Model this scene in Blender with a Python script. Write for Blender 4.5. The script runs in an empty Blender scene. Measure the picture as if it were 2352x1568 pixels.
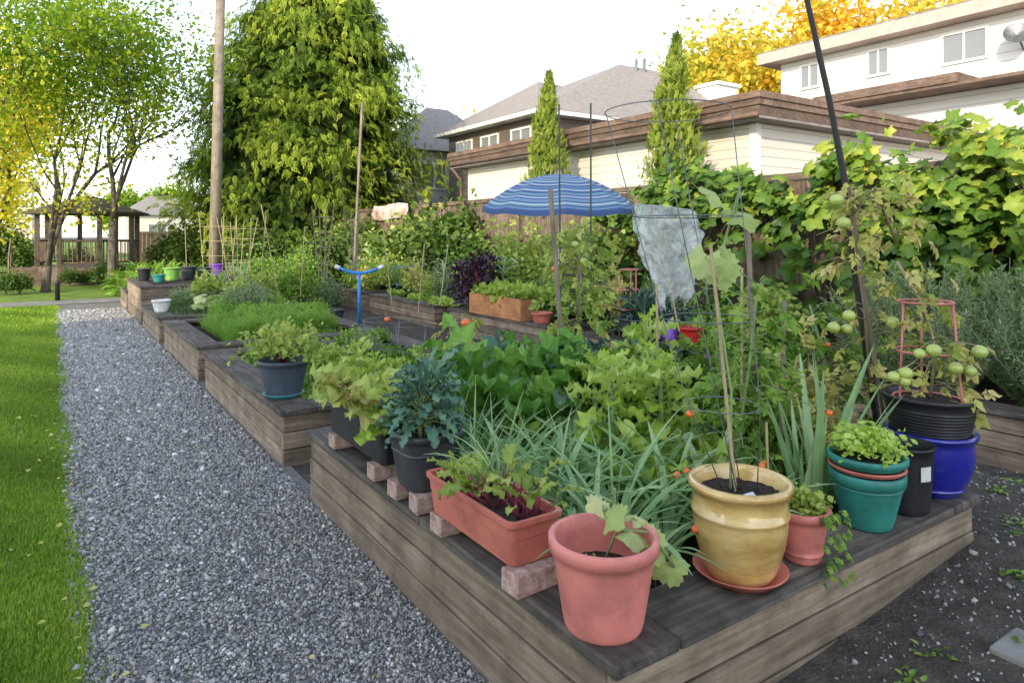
import bpy, math, random
import numpy as np
from mathutils import Vector, Matrix
R=random.Random(11); NR=np.random.default_rng(5)
sin,cos,pi=math.sin,math.cos,math.pi
scene=bpy.context.scene; COL=scene.collection
# ---------- survey: bearings from the tripod -> garden coordinates (x across beds, y along path)
YAW=math.radians(33.9); S_,C_=sin(YAW),cos(YAW); EYE=1.7; FP=1568.
def at_d(u,v,D):
    X=(u-1176)/FP*D; return Vector((C_*X+S_*D,-S_*X+C_*D,EYE-(v-540)/FP*D))
def at_z(u,v,z): return at_d(u,v,(EYE-z)*FP/(v-540))
def at_q(u,v,q):
    x=(u-1176)/FP; return at_d(u,v,q/(C_*x+S_))
# ---------- materials
def newmat(name):
    m=bpy.data.materials.new(name); m.use_nodes=True; nt=m.node_tree; nt.nodes.clear()
    return m,nt,nt.nodes,nt.links
def ramp(nd,cols,interp='LINEAR'):
    r=nd.new('ShaderNodeValToRGB'); e=r.color_ramp.elements; r.color_ramp.interpolation=interp
    n=len(cols)
    while len(e)<n: e.new(.5)
    for i,c in enumerate(cols):
        e[i].position=i/(n-1) if interp=='LINEAR' else i/n; e[i].color=(*c,1)
    return r
def pbr(name,cols,scale=6,stretch=(1,1,1),rough=.8,bump=.3,bscale=40,bdist=.01,tint=0,coat=0,metal=0,detail=6,stain=0):
    m,nt,nd,lk=newmat(name)
    tc=nd.new('ShaderNodeTexCoord'); mp=nd.new('ShaderNodeMapping'); mp.inputs['Scale'].default_value=stretch
    lk.new(tc.outputs['Object'],mp.inputs[0])
    n1=nd.new('ShaderNodeTexNoise'); n1.inputs['Scale'].default_value=scale; n1.inputs['Detail'].default_value=detail; n1.inputs['Roughness'].default_value=.65
    lk.new(mp.outputs[0],n1.inputs[0])
    mr=nd.new('ShaderNodeMapRange'); mr.inputs[1].default_value=.3; mr.inputs[2].default_value=.7
    lk.new(n1.outputs[0],mr.inputs[0]); r=ramp(nd,cols); lk.new(mr.outputs[0],r.inputs[0]); c=r.outputs[0]
    if tint:
        a=nd.new('ShaderNodeAttribute'); a.attribute_name='tint'
        ma=nd.new('ShaderNodeMath'); ma.operation='MULTIPLY_ADD'; ma.inputs[1].default_value=tint*2; ma.inputs[2].default_value=1-tint
        lk.new(a.outputs['Fac'],ma.inputs[0]); mx=nd.new('ShaderNodeVectorMath'); mx.operation='SCALE'
        lk.new(c,mx.inputs[0]); lk.new(ma.outputs[0],mx.inputs['Scale']); c=mx.outputs[0]
    if stain:
        n3=nd.new('ShaderNodeTexNoise'); n3.inputs['Scale'].default_value=3.5; n3.inputs['Detail'].default_value=8; n3.inputs['Roughness'].default_value=.7; lk.new(tc.outputs['Object'],n3.inputs[0])
        m3=nd.new('ShaderNodeMapRange'); m3.inputs[1].default_value=.38; m3.inputs[2].default_value=.62; m3.inputs[3].default_value=1-stain; m3.inputs[4].default_value=1+stain*.35; lk.new(n3.outputs[0],m3.inputs[0])
        x3=nd.new('ShaderNodeVectorMath'); x3.operation='SCALE'; lk.new(c,x3.inputs[0]); lk.new(m3.outputs[0],x3.inputs['Scale']); c=x3.outputs[0]
    b=nd.new('ShaderNodeBsdfPrincipled'); b.inputs['Roughness'].default_value=rough; b.inputs['Metallic'].default_value=metal
    b.inputs['Coat Weight'].default_value=coat; b.inputs['Coat Roughness'].default_value=.08
    lk.new(c,b.inputs['Base Color'])
    if bump:
        n2=nd.new('ShaderNodeTexNoise'); n2.inputs['Scale'].default_value=bscale; n2.inputs['Detail'].default_value=5
        lk.new(mp.outputs[0],n2.inputs[0]); bp=nd.new('ShaderNodeBump'); bp.inputs['Strength'].default_value=bump; bp.inputs['Distance'].default_value=bdist
        lk.new(n2.outputs[0],bp.inputs['Height']); lk.new(bp.outputs[0],b.inputs['Normal'])
    o=nd.new('ShaderNodeOutputMaterial'); lk.new(b.outputs[0],o.inputs[0]); return m
def leafmat(name,cols,trans=.35,rough=.5,nsc=14,spec=.35):
    m,nt,nd,lk=newmat(name)
    a=nd.new('ShaderNodeAttribute'); a.attribute_name='tint'
    tc=nd.new('ShaderNodeTexCoord'); n=nd.new('ShaderNodeTexNoise'); n.inputs['Scale'].default_value=nsc; n.inputs['Detail'].default_value=4
    lk.new(tc.outputs['Object'],n.inputs[0])
    ma=nd.new('ShaderNodeMath'); ma.operation='MULTIPLY_ADD'; ma.inputs[1].default_value=.5; ma.inputs[2].default_value=-.25
    lk.new(n.outputs[0],ma.inputs[0]); ad=nd.new('ShaderNodeMath'); ad.operation='ADD'; lk.new(ma.outputs[0],ad.inputs[0]); lk.new(a.outputs['Fac'],ad.inputs[1])
    r=ramp(nd,cols); lk.new(ad.outputs[0],r.inputs[0])
    b=nd.new('ShaderNodeBsdfPrincipled'); b.inputs['Roughness'].default_value=rough; b.inputs['Specular IOR Level'].default_value=spec; lk.new(r.outputs[0],b.inputs['Base Color'])
    t=nd.new('ShaderNodeBsdfTranslucent'); lk.new(r.outputs[0],t.inputs[0])
    mx=nd.new('ShaderNodeMixShader'); mx.inputs[0].default_value=trans; lk.new(b.outputs[0],mx.inputs[1]); lk.new(t.outputs[0],mx.inputs[2])
    o=nd.new('ShaderNodeOutputMaterial'); lk.new(mx.outputs[0],o.inputs[0]); return m
def siding(name,c,step=.2,dark=.75):
    m,nt,nd,lk=newmat(name)
    g=nd.new('ShaderNodeNewGeometry'); sx=nd.new('ShaderNodeSeparateXYZ'); lk.new(g.outputs['Position'],sx.inputs[0])
    d=nd.new('ShaderNodeMath'); d.operation='DIVIDE'; d.inputs[1].default_value=step; lk.new(sx.outputs[2],d.inputs[0])
    f=nd.new('ShaderNodeMath'); f.operation='FRACT'; lk.new(d.outputs[0],f.inputs[0])
    r=nd.new('ShaderNodeValToRGB'); e=r.color_ramp.elements; e[0].position=0; e[0].color=(dark*.5,)*3+(1,); e[1].position=.12; e[1].color=(1,1,1,1); lk.new(f.outputs[0],r.inputs[0])
    n=nd.new('ShaderNodeTexNoise'); n.inputs['Scale'].default_value=1.5; n.inputs['Detail'].default_value=6; lk.new(g.outputs['Position'],n.inputs[0])
    r2=ramp(nd,[tuple(x*.85 for x in c),c]); lk.new(n.outputs[0],r2.inputs[0])
    mx=nd.new('ShaderNodeMix'); mx.data_type='RGBA'; mx.blend_type='MULTIPLY'; mx.inputs[0].default_value=1
    lk.new(r2.outputs[0],mx.inputs[6]); lk.new(r.outputs[0],mx.inputs[7])
    b=nd.new('ShaderNodeBsdfPrincipled'); b.inputs['Roughness'].default_value=.6; lk.new(mx.outputs[2],b.inputs['Base Color'])
    bp=nd.new('ShaderNodeBump'); bp.inputs['Strength'].default_value=.6; bp.inputs['Distance'].default_value=.02; lk.new(f.outputs[0],bp.inputs['Height']); lk.new(bp.outputs[0],b.inputs['Normal'])
    o=nd.new('ShaderNodeOutputMaterial'); lk.new(b.outputs[0],o.inputs[0]); return m
def wood(name,cols,ax,tint=.3,stain=.35):
    st=[14,14,14]; st[ax]=.9
    return pbr(name,cols,scale=2.2,stretch=tuple(st),rough=.8,bump=.5,bscale=5,bdist=.004,tint=tint,stain=stain)
WB=[(.14,.1,.068),(.24,.18,.13),(.34,.27,.2)]; WC=[(.045,.037,.031),(.1,.084,.071),(.2,.17,.145)]
M={}
for i,a in enumerate('xyz'):
    M['wood'+a]=wood('weathered_bed_wood_'+a,WB,i); M['cap'+a]=wood('dark_cap_wood_'+a,WC,i,stain=.5)
    M['fence'+a]=wood('fence_wood_'+a,[(.09,.06,.042),(.165,.118,.088),(.25,.19,.145)],i)
M['fascia']=wood('brown_fascia',[(.1,.065,.048),(.165,.108,.08),(.24,.165,.125)],1)
M['stake']=wood('grey_stake',[(.16,.12,.09),(.3,.24,.18)],2)
M['bamboo']=pbr('bamboo',[(.3,.23,.12),(.5,.4,.24)],scale=5,stretch=(1,1,.5),rough=.5,bump=.1)
M['pole']=wood('pole_wood',[(.18,.145,.105),(.33,.28,.21)],2)
M['blackpole']=pbr('black_pole',[(.012,.012,.012),(.03,.025,.02)],rough=.6)
M['soil']=pbr('potting_soil',[(.01,.008,.006),(.03,.02,.015),(.06,.042,.032)],scale=30,rough=.95,bump=1,bscale=90,bdist=.02)
M['earth']=pbr('bare_earth',[(.035,.03,.025),(.075,.062,.052),(.13,.11,.093)],scale=9,rough=.95,bump=1,bscale=60,bdist=.03,detail=10)
M['gravel']=pbr('gravel_bed',[(.09,.088,.086),(.21,.206,.202),(.38,.375,.37)],scale=70,rough=.9,bump=1,bscale=90,bdist=.03,detail=8)
M['grass']=pbr('lawn_base',[(.08,.13,.012),(.15,.25,.02),(.24,.33,.03)],scale=1.2,rough=.9,bump=1,bscale=80,bdist=.03,detail=10)
M['conc']=pbr('concrete',[(.18,.17,.16),(.3,.29,.27)],scale=6,rough=.85,stain=.3)
def stonemat():
    m,nt,nd,lk=newmat('gravel_stone'); a=nd.new('ShaderNodeAttribute'); a.attribute_name='tint'
    r=ramp(nd,[(.09,.09,.094),(.2,.203,.212),(.33,.335,.348),(.26,.245,.22),(.45,.45,.456),(.41,.37,.31),(.27,.276,.292),(.82,.8,.76)]); lk.new(a.outputs['Fac'],r.inputs[0])
    b=nd.new('ShaderNodeBsdfPrincipled'); b.inputs['Roughness'].default_value=.75; lk.new(r.outputs[0],b.inputs['Base Color'])
    o=nd.new('ShaderNodeOutputMaterial'); lk.new(b.outputs[0],o.inputs[0]); return m
M['stone']=stonemat()
def plastic(n,c,rough=.5,coat=0,v=.8): 
    return pbr(n,[tuple(x*v*.8 for x in c),c,tuple(min(1,x*1.08) for x in c)],scale=5,rough=rough,bump=.08,bscale=25,coat=coat,detail=10,stain=.12)
M['pink']=plastic('salmon_plastic',(.7,.225,.19),.45)
M['terra']=plastic('terracotta_plastic',(.57,.17,.125),.4)
M['yellow']=pbr('yellow_glaze',[(.42,.23,.06),(.7,.47,.16),(.82,.63,.32)],scale=3,stretch=(1,1,3),rough=.18,bump=.05,coat=1,stain=.18)
M['blue']=pbr('blue_glaze',[(.01,.012,.2),(.02,.025,.42)],scale=4,rough=.2,bump=.03,coat=.8)
M['teal']=plastic('teal_plastic',(.035,.24,.2),.45)
M['ltteal']=plastic('light_teal',(.1,.36,.38),.5)
M['black']=plastic('black_plastic',(.022,.022,.026),.4)
M['dgrey']=plastic('dark_grey_plastic',(.05,.052,.06),.5)
M['bgrey']=plastic('blue_grey_plastic',(.075,.09,.13),.5)
M['lime']=plastic('lime_plastic',(.2,.42,.08),.5); M['purple']=plastic('purple_plastic',(.2,.07,.5),.4); M['red']=plastic('red_plastic',(.5,.02,.02),.4)
M['whitep']=plastic('white_plastic',(.75,.75,.72),.5); M['bluep']=plastic('bright_blue_plastic',(.02,.22,.62),.4)
M['pinkwire']=plastic('pink_wire',(.62,.2,.18),.4); M['orangewood']=wood('orange_cedar',[(.42,.17,.06),(.58,.27,.12)],1)
M['wire']=pbr('galvanised_wire',[(.1,.105,.11),(.24,.24,.25)],rough=.45,metal=.6,bump=0)
M['brick']=pbr('pink_paver',[(.3,.17,.14),(.5,.33,.28),(.66,.54,.5)],scale=28,rough=.9,bump=.6,bscale=80,detail=8,stain=.25)
M['white']=siding('white_siding',(.76,.74,.71),.22); M['cream']=siding('cream_siding',(.74,.69,.62),.16); M['tan']=siding('taupe_siding',(.13,.105,.085),.2)
M['greyhouse']=siding('grey_siding',(.55,.54,.52),.2)
M['trim']=pbr('white_trim',[(.66,.64,.6),(.78,.76,.73)],rough=.5,bump=.05)
M['creamtrim']=pbr('cream_trim',[(.4,.31,.26),(.52,.42,.36)],rough=.5,bump=.05)
M['cloth']=pbr('stained_cloth',[(.3,.13,.07),(.5,.42,.38),(.62,.58,.55)],scale=2.5,rough=.7,bump=.3)
M['shingle']=pbr('roof_shingle',[(.18,.16,.15),(.26,.235,.22),(.33,.3,.285)],scale=5,stretch=(1,1,5),rough=.9,bump=.6,bscale=12)
M['mossroof']=pbr('mossy_roof',[(.045,.03,.02),(.07,.06,.028),(.11,.1,.05)],scale=2,rough=.95,bump=.6,bscale=12)
def glassm():
    m,nt,nd,lk=newmat('window_glass'); b=nd.new('ShaderNodeBsdfPrincipled'); b.inputs['Base Color'].default_value=(.2,.21,.22,1); b.inputs['Roughness'].default_value=.12; b.inputs['Coat Weight'].default_value=.4
    o=nd.new('ShaderNodeOutputMaterial'); lk.new(b.outputs[0],o.inputs[0]); return m
M['glass']=glassm()
def bark(n,cols): return pbr(n,cols,scale=4,stretch=(3,3,.7),rough=.9,bump=1,bscale=9,bdist=.03)
M['bark']=bark('maple_bark',[(.045,.036,.03),(.1,.08,.065),(.16,.13,.1)])
M['stem']=leafmat('green_stem',[(.15,.23,.07),(.3,.4,.17)],.1); M['stemred']=leafmat('red_stem',[(.2,.02,.05),(.35,.05,.1)],.1); M['stemdry']=leafmat('dry_stem',[(.25,.2,.1),(.4,.34,.2)],.1)
M['chard']=leafmat('chard_leaf',[(.06,.16,.025),(.14,.32,.045),(.3,.52,.1)],.35,.35,nsc=22)
M['kale']=leafmat('kale_leaf',[(.06,.15,.1),(.13,.25,.17),(.26,.4,.25)],.25,.55)
M['dino']=leafmat('dark_kale_leaf',[(.02,.055,.04),(.055,.12,.085),(.12,.21,.14)],.15,.5)
M['purplek']=leafmat('purple_kale_leaf',[(.035,.018,.035),(.085,.045,.075),(.12,.09,.1)],.15,.5)
M['lettuce']=leafmat('lettuce_leaf',[(.3,.46,.04),(.5,.68,.11),(.7,.82,.25)],.45,.45)
M['redlett']=leafmat('red_lettuce_leaf',[(.44,.26,.13),(.5,.58,.14),(.62,.75,.22)],.4,.45)
M['leek']=leafmat('leek_leaf',[(.18,.33,.13),(.31,.5,.22),(.52,.68,.38)],.35,.4)
M['herb']=leafmat('herb_leaf',[(.07,.16,.02),(.18,.33,.04),(.34,.48,.09)],.4)
M['herb2']=leafmat('pale_herb_leaf',[(.19,.28,.045),(.35,.47,.09),(.55,.6,.16)],.42)
M['greyherb']=leafmat('grey_shrub_leaf',[(.1,.16,.07),(.21,.29,.13),(.36,.43,.22)],.3)
M['autumn']=leafmat('yellowing_leaf',[(.25,.33,.06),(.58,.58,.14),(.75,.63,.3)],.4)
M['sprout']=leafmat('sprout_blade',[(.16,.31,.05),(.29,.5,.08),(.46,.66,.15)],.4)
M['blade']=leafmat('grass_blade',[(.13,.22,.015),(.24,.4,.03),(.42,.53,.07)],.4)
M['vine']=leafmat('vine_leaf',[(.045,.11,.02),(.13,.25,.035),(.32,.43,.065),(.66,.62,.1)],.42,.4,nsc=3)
M['squash']=leafmat('squash_leaf',[(.33,.45,.12),(.5,.6,.22),(.7,.72,.38)],.4,nsc=25)
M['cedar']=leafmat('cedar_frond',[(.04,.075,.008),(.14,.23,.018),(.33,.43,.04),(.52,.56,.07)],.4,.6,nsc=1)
M['cypress']=leafmat('cypress_frond',[(.06,.12,.012),(.19,.28,.03),(.42,.48,.08)],.35,.6,nsc=3)
M['maple']=leafmat('maple_leaf',[(.08,.18,.012),(.2,.36,.025),(.43,.53,.04),(.85,.72,.07)],.58,.5,nsc=1)
M['orange']=leafmat('orange_maple_leaf',[(.35,.42,.05),(.72,.56,.06),(.85,.42,.04)],.5,.6,nsc=.4)
M['dark']=leafmat('dark_foliage',[(.03,.06,.012),(.07,.13,.02),(.14,.22,.035)],.25,.6)
M['tomgreen']=plastic('unripe_tomato',(.42,.5,.12),.25,.4); M['tomred']=plastic('ripe_tomato',(.8,.14,.02),.25,.4)
M['flower']=leafmat('orange_petal',[(.8,.25,.01),(.85,.4,.02)],.3)
def bagm():
    m,nt,nd,lk=newmat('plastic_film'); b=nd.new('ShaderNodeBsdfPrincipled'); b.inputs['Base Color'].default_value=(.93,.95,.95,1); b.inputs['Roughness'].default_value=.2
    tl=nd.new('ShaderNodeBsdfTranslucent'); tl.inputs[0].default_value=(.93,.95,.95,1); m0=nd.new('ShaderNodeMixShader'); m0.inputs[0].default_value=.5; lk.new(b.outputs[0],m0.inputs[1]); lk.new(tl.outputs[0],m0.inputs[2])
    t=nd.new('ShaderNodeBsdfTransparent'); mx=nd.new('ShaderNodeMixShader')
    n=nd.new('ShaderNodeTexNoise'); n.inputs['Scale'].default_value=5; n.inputs['Detail'].default_value=5; n.inputs['Distortion'].default_value=1.6; tc=nd.new('ShaderNodeTexCoord'); lk.new(tc.outputs['Object'],n.inputs[0])
    r=nd.new('ShaderNodeMapRange'); r.inputs[1].default_value=.38; r.inputs[2].default_value=.62; r.inputs[3].default_value=.2; r.inputs[4].default_value=.62
    lk.new(n.outputs[0],r.inputs[0]); lk.new(r.outputs[0],mx.inputs[0]); lk.new(t.outputs[0],mx.inputs[1]); lk.new(m0.outputs[0],mx.inputs[2])
    bp=nd.new('ShaderNodeBump'); bp.inputs['Distance'].default_value=.12; lk.new(n.outputs[0],bp.inputs['Height']); lk.new(bp.outputs[0],b.inputs['Normal'])
    o=nd.new('ShaderNodeOutputMaterial'); lk.new(mx.outputs[0],o.inputs[0]); return m
M['bag']=bagm()
def umbm():
    m,nt,nd,lk=newmat('striped_canvas'); a=nd.new('ShaderNodeAttribute'); a.attribute_name='tint'
    B=(.07,.13,.31);W=(.5,.57,.64);L=(.19,.31,.47);G=(.18,.36,.4)
    r=ramp(nd,[B,L,W,B,B,G,L,B,W,B,L,L,B,W,G,B,L,B,W,B,G,L,W,B,B,L,W,B,B,L],'CONSTANT') ; lk.new(a.outputs['Fac'],r.inputs[0])
    b=nd.new('ShaderNodeBsdfPrincipled'); b.inputs['Roughness'].default_value=.8; lk.new(r.outputs[0],b.inputs['Base Color'])
    t=nd.new('ShaderNodeBsdfTranslucent'); lk.new(r.outputs[0],t.inputs[0]); mx=nd.new('ShaderNodeMixShader'); mx.inputs[0].default_value=.25
    lk.new(b.outputs[0],mx.inputs[1]); lk.new(t.outputs[0],mx.inputs[2])
    o=nd.new('ShaderNodeOutputMaterial'); lk.new(mx.outputs[0],o.inputs[0]); return m
M['umb']=umbm()
# ---------- mesh builders
class MB:
    def __init__(s): s.v=[];s.f=[];s.t=[];s.m=[]
    def add(s,vs,fs,t=.5,m=0):
        o=len(s.v); s.v+=[tuple(a) for a in vs]
        for f in fs: s.f.append(tuple(i+o for i in f)); s.t.append(t); s.m.append(m)
        return s
    def box(s,a,b,m=0,t=.5):
        (x0,y0,z0),(x1,y1,z1)=a,b
        return s.add([(x0,y0,z0),(x1,y0,z0),(x1,y1,z0),(x0,y1,z0),(x0,y0,z1),(x1,y0,z1),(x1,y1,z1),(x0,y1,z1)],
         [(0,3,2,1),(4,5,6,7),(0,1,5,4),(1,2,6,5),(2,3,7,6),(3,0,4,7)],t,m)
    def tube(s,pts,rs,n=6,t=.5,m=0,closed=False):
        pts=[Vector(p) for p in pts]; k=len(pts)
        if not hasattr(rs,'__len__'): rs=[rs]*k
        nv=None; vs=[]
        for i,p in enumerate(pts):
            if closed: tg=pts[(i+1)%k]-pts[i-1]
            else: tg=pts[min(i+1,k-1)]-pts[max(i-1,0)]
            if tg.length<1e-9: tg=Vector((0,0,1))
            tg.normalize()
            if nv is None:
                nv=tg.cross(Vector((0,0,1)) if abs(tg.z)<.9 else Vector((1,0,0)))
            nv=(nv-tg*nv.dot(tg)).normalized(); b=tg.cross(nv)
            for j in range(n):
                a=2*pi*j/n; vs.append(p+(nv*cos(a)+b*sin(a))*rs[i])
        fs=[]
        for i in range(k if closed else k-1):
            for j in range(n):
                i2=(i+1)%k; fs.append((i*n+j,i*n+(j+1)%n,i2*n+(j+1)%n,i2*n+j))
        if not closed: fs+= [tuple(range(n))[::-1],tuple(range((k-1)*n,k*n))]
        return s.add(vs,fs,t,m)
    def lathe(s,prof,c,n=32,m=0,t=.5,sx=1,sy=1,sq=0,noise=0):
        vs=[];k=len(prof)
        for r,z in prof:
            for j in range(n):
                a=2*pi*(j+.5)/n; cx,cy=cos(a),sin(a)
                if sq: d=(abs(cx)**sq+abs(cy)**sq)**(1/sq); cx/=d;cy/=d
                rr=r*(1+noise*(R.random()-.5))
                vs.append((c[0]+rr*cx*sx,c[1]+rr*cy*sy,c[2]+z))
        fs=[(i*n+j,i*n+(j+1)%n,(i+1)*n+(j+1)%n,(i+1)*n+j) for i in range(k-1) for j in range(n)]
        return s.add(vs,fs,t,m)
def mesh(name,mb,mats,off=(0,0,0),smooth=False):
    me=bpy.data.meshes.new(name); ox,oy,oz=off
    me.from_pydata([(x-ox,y-oy,z-oz) for x,y,z in mb.v],[],mb.f)
    for m in mats: me.materials.append(M[m])
    me.polygons.foreach_set('material_index',mb.m); a=me.attributes.new('tint','FLOAT','FACE'); a.data.foreach_set('value',mb.t)
    if smooth: me.polygons.foreach_set('use_smooth',[True]*len(mb.f))
    me.update(); return me
def props(o,label=None,cat=None,group=None,kind=None):
    if label:o['label']=label
    if cat:o['category']=cat
    if group:o['group']=group
    if kind:o['kind']=kind
def thing(name,label,cat,loc,group=None,kind=None):
    o=bpy.data.objects.new(name,None); o.location=loc; o.empty_display_size=.1; COL.objects.link(o); props(o,label,cat,group,kind); return o
def obj(name,me,parent=None,loc=(0,0,0),bevel=0,**k):
    o=bpy.data.objects.new(name,me); COL.objects.link(o)
    if parent: o.parent=parent
    else: o.location=loc
    if bevel:
        b=o.modifiers.new('Bevel','BEVEL'); b.width=bevel; b.segments=2
    props(o,**k); return o
def part(parent,name,mb,mats,smooth=False,bevel=0,**k):
    base=parent; off=Vector((0,0,0))
    while base: off+=base.location; base=base.parent
    return obj(name,mesh(name,mb,mats,off,smooth),parent,bevel=bevel,**k)
def solo(name,mb,mats,loc,label,cat=None,smooth=False,bevel=0,group=None,kind=None):
    return obj(name,mesh(name,mb,mats,loc,smooth),None,loc,bevel,label=label,cat=cat,group=group,kind=kind)
def npmesh(name,V,Fc,T,mats,off=(0,0,0),smooth=False):
    V=np.asarray(V,dtype=np.float32)-np.array(off,dtype=np.float32); Fc=np.asarray(Fc,dtype=np.int32); k=Fc.shape[1]
    me=bpy.data.meshes.new(name); me.vertices.add(len(V)); me.vertices.foreach_set('co',V.ravel())
    me.loops.add(Fc.size); me.loops.foreach_set('vertex_index',Fc.ravel())
    me.polygons.add(len(Fc)); me.polygons.foreach_set('loop_start',np.arange(len(Fc),dtype=np.int32)*k)
    if smooth: me.polygons.foreach_set('use_smooth',np.ones(len(Fc),dtype=bool))
    for m in mats: me.materials.append(M[m])
    me.update(calc_edges=True)
    a=me.attributes.new('tint','FLOAT','FACE'); a.data.foreach_set('value',np.asarray(T,dtype=np.float32)); return me
def nrm(a): return a/np.maximum(np.linalg.norm(a,axis=-1,keepdims=True),1e-9)
def frames(A,Z):
    A=nrm(A); B=nrm(np.cross(Z,A)); Z=np.cross(A,B); return np.stack([A,B,Z],axis=-1)
def stamp(tpl,P,Rm,sc,T):
    V,Fc=tpl; n=len(P); sc=np.asarray(sc); sc=sc[:,None]*np.ones(3) if sc.ndim==1 else sc
    W=np.einsum('nij,nkj->nki',Rm,V[None]*sc[:,None,:])+P[:,None,:]
    F2=(Fc[None]+(np.arange(n)*len(V))[:,None,None]).reshape(-1,Fc.shape[1])
    return W.reshape(-1,3),F2,np.repeat(T,len(Fc))
def merge(L):
    o=0;V=[];Fc=[];T=[]
    for v,f,t in L: V.append(v);Fc.append(f+o);T.append(t);o+=len(v)
    return np.concatenate(V),np.concatenate(Fc),np.concatenate(T)
DIA=(np.array([(0,0,0),(.3,.5,.14),(.75,.3,.05),(1,0,-.15),(.3,-.5,.14),(.75,-.3,.05)]),np.array([(0,3,2,1),(0,4,5,3)]))
def rotz(a): return np.array([[cos(a),-sin(a),0],[sin(a),cos(a),0],[0,0,1]])
def compound(items):
    V=[];Fc=[];o=0
    for (x,y,z,a,l,w,dr) in items:
        v=DIA[0]*np.array([l,w,l]); v[:,2]-=dr*v[:,0]; v=v@rotz(a).T+np.array([x,y,z]); V.append(v);Fc.append(DIA[1]+o);o+=6
    return np.concatenate(V),np.concatenate(Fc)
TOM=compound([(.25,0,0,1.0,.35,.22,.3),(.25,0,0,-1.0,.35,.22,.3),(.5,0,-.03,.9,.4,.25,.4),(.5,0,-.03,-.9,.4,.25,.4),(.6,0,-.06,0,.45,.3,.5),(0,0,0,0,.65,.03,.08)])
def frond(k,w,l0):
    it=[]
    for i in range(k):
        s=i/k; l=l0*(1-s*.55); z=-.5*s*s
        it+=[(s*.85,0,z,.75,l,w,.5),(s*.85,0,z,-.75,l,w,.5)]
    it.append((.8,0,-.4,0,.35,w,.9)); return compound(it)
FROND=frond(9,.16,.42); SPRAY=frond(4,.14,.5)
def grape(n=22,lob=.2,fold=.06):
    V=[(0.15,0,.03)]; Fc=[]
    for ring,rk in ((0,.55),(1,1.)):
        for i in range(n):
            a=-pi+2*pi*(i+.5)/n; c5=cos(a*5*.98); r=.5*(1+lob*c5*ring+(.07 if i%2 else -.07)*ring)*rk
            if abs(a)>2.75:r*=.5
            V.append((.15+r*cos(a),r*sin(a),-.16*rk**2*(.6+.8*abs(sin(a)))+fold*rk*(-c5)*.6+(.05*(i%2) if ring else 0)))
    for i in range(n):
        j=(i+1)%n; Fc+=[(0,1+i,1+j),(1+i,1+n+i,1+n+j),(1+i,1+n+j,1+j)]
    return np.array(V),np.array(Fc)
GRAPE=grape(); SQ=grape(30,.1,.09)
cub=np.array([(x,y,z) for z in(-.5,.5) for y in(-.5,.5) for x in(-.5,.5)],dtype=float)
STONE=(cub*np.array([1,.8,.6]),np.array([(0,2,3,1),(4,5,7,6),(0,1,5,4),(1,3,7,5),(3,2,6,7),(2,0,4,6)]))
def rdir(n,zmin=-1,zmax=1):
    z=NR.uniform(zmin,zmax,n);a=NR.uniform(0,2*pi,n);r=np.sqrt(1-z*z); return np.stack([r*np.cos(a),r*np.sin(a),z],-1)
def stones(P,size):
    n=len(P); A=rdir(n); V,Fc,T=stamp(STONE,P,frames(A,rdir(n)),size[:,None]*NR.uniform(.6,1.3,(n,3)),NR.random(n))
    V=V+NR.normal(0,1,V.shape)*np.repeat(size,8)[:,None]*.11; return V,Fc,T
SH={'oval':lambda s:max(.04,sin(pi*min(1,s**.8))**.7),'strap':lambda s:(min(1,.6+s*3))*(1-s**4)+.02,
 'kale':lambda s:max(.05,sin(pi*min(.97,s*.9+.08))**.45),'fan':lambda s:.25+.75*min(1,s*1.6)*(1-max(0,s-.75)*1.6),'spear':lambda s:max(.03,(1-s)**.6)}
def leaf(mb,p,az,el,L,W,shape='oval',droop=.8,ruf=0.,rows=7,cols=4,t=.5,m=0,fold=.25,roll=0.):
    sd0=Vector((-sin(az),cos(az),0)); vs=[];ph=R.random()*6;e=el;c=Vector(p);ds=L/rows
    for i in range(rows+1):
        s=i/rows; d=Vector((cos(az)*cos(e),sin(az)*cos(e),sin(e))); n=d.cross(sd0)
        sd=sd0*cos(roll)+n*sin(roll); n=d.cross(sd); w=W*.5*SH[shape](s)
        for j in range(cols+1):
            a=j/cols*2-1; o=abs(a)*w*fold
            if ruf: o+=ruf*W*.5*a*a*sin(s*21+ph+a*2.7)+ruf*W*.12*sin(i*2.3+j*1.9+ph)
            ww=w*(1+(ruf*.35*sin(i*2.6+ph*3+a) if ruf else 0))
            vs.append(c+sd*(a*ww)+n*o)
        c=c+d*ds; e-=droop/rows
    k=cols+1; o=len(mb.v); mb.v+=[tuple(v) for v in vs]
    for i in range(rows):
        for j in range(cols):
            mb.f.append((o+i*k+j,o+i*k+j+1,o+(i+1)*k+j+1,o+(i+1)*k+j)); mb.t.append(min(1,max(0,t+R.uniform(-.1,.1)+(.0 if j in(0,cols-1) else .08)))); mb.m.append(m)
    return c
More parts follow.
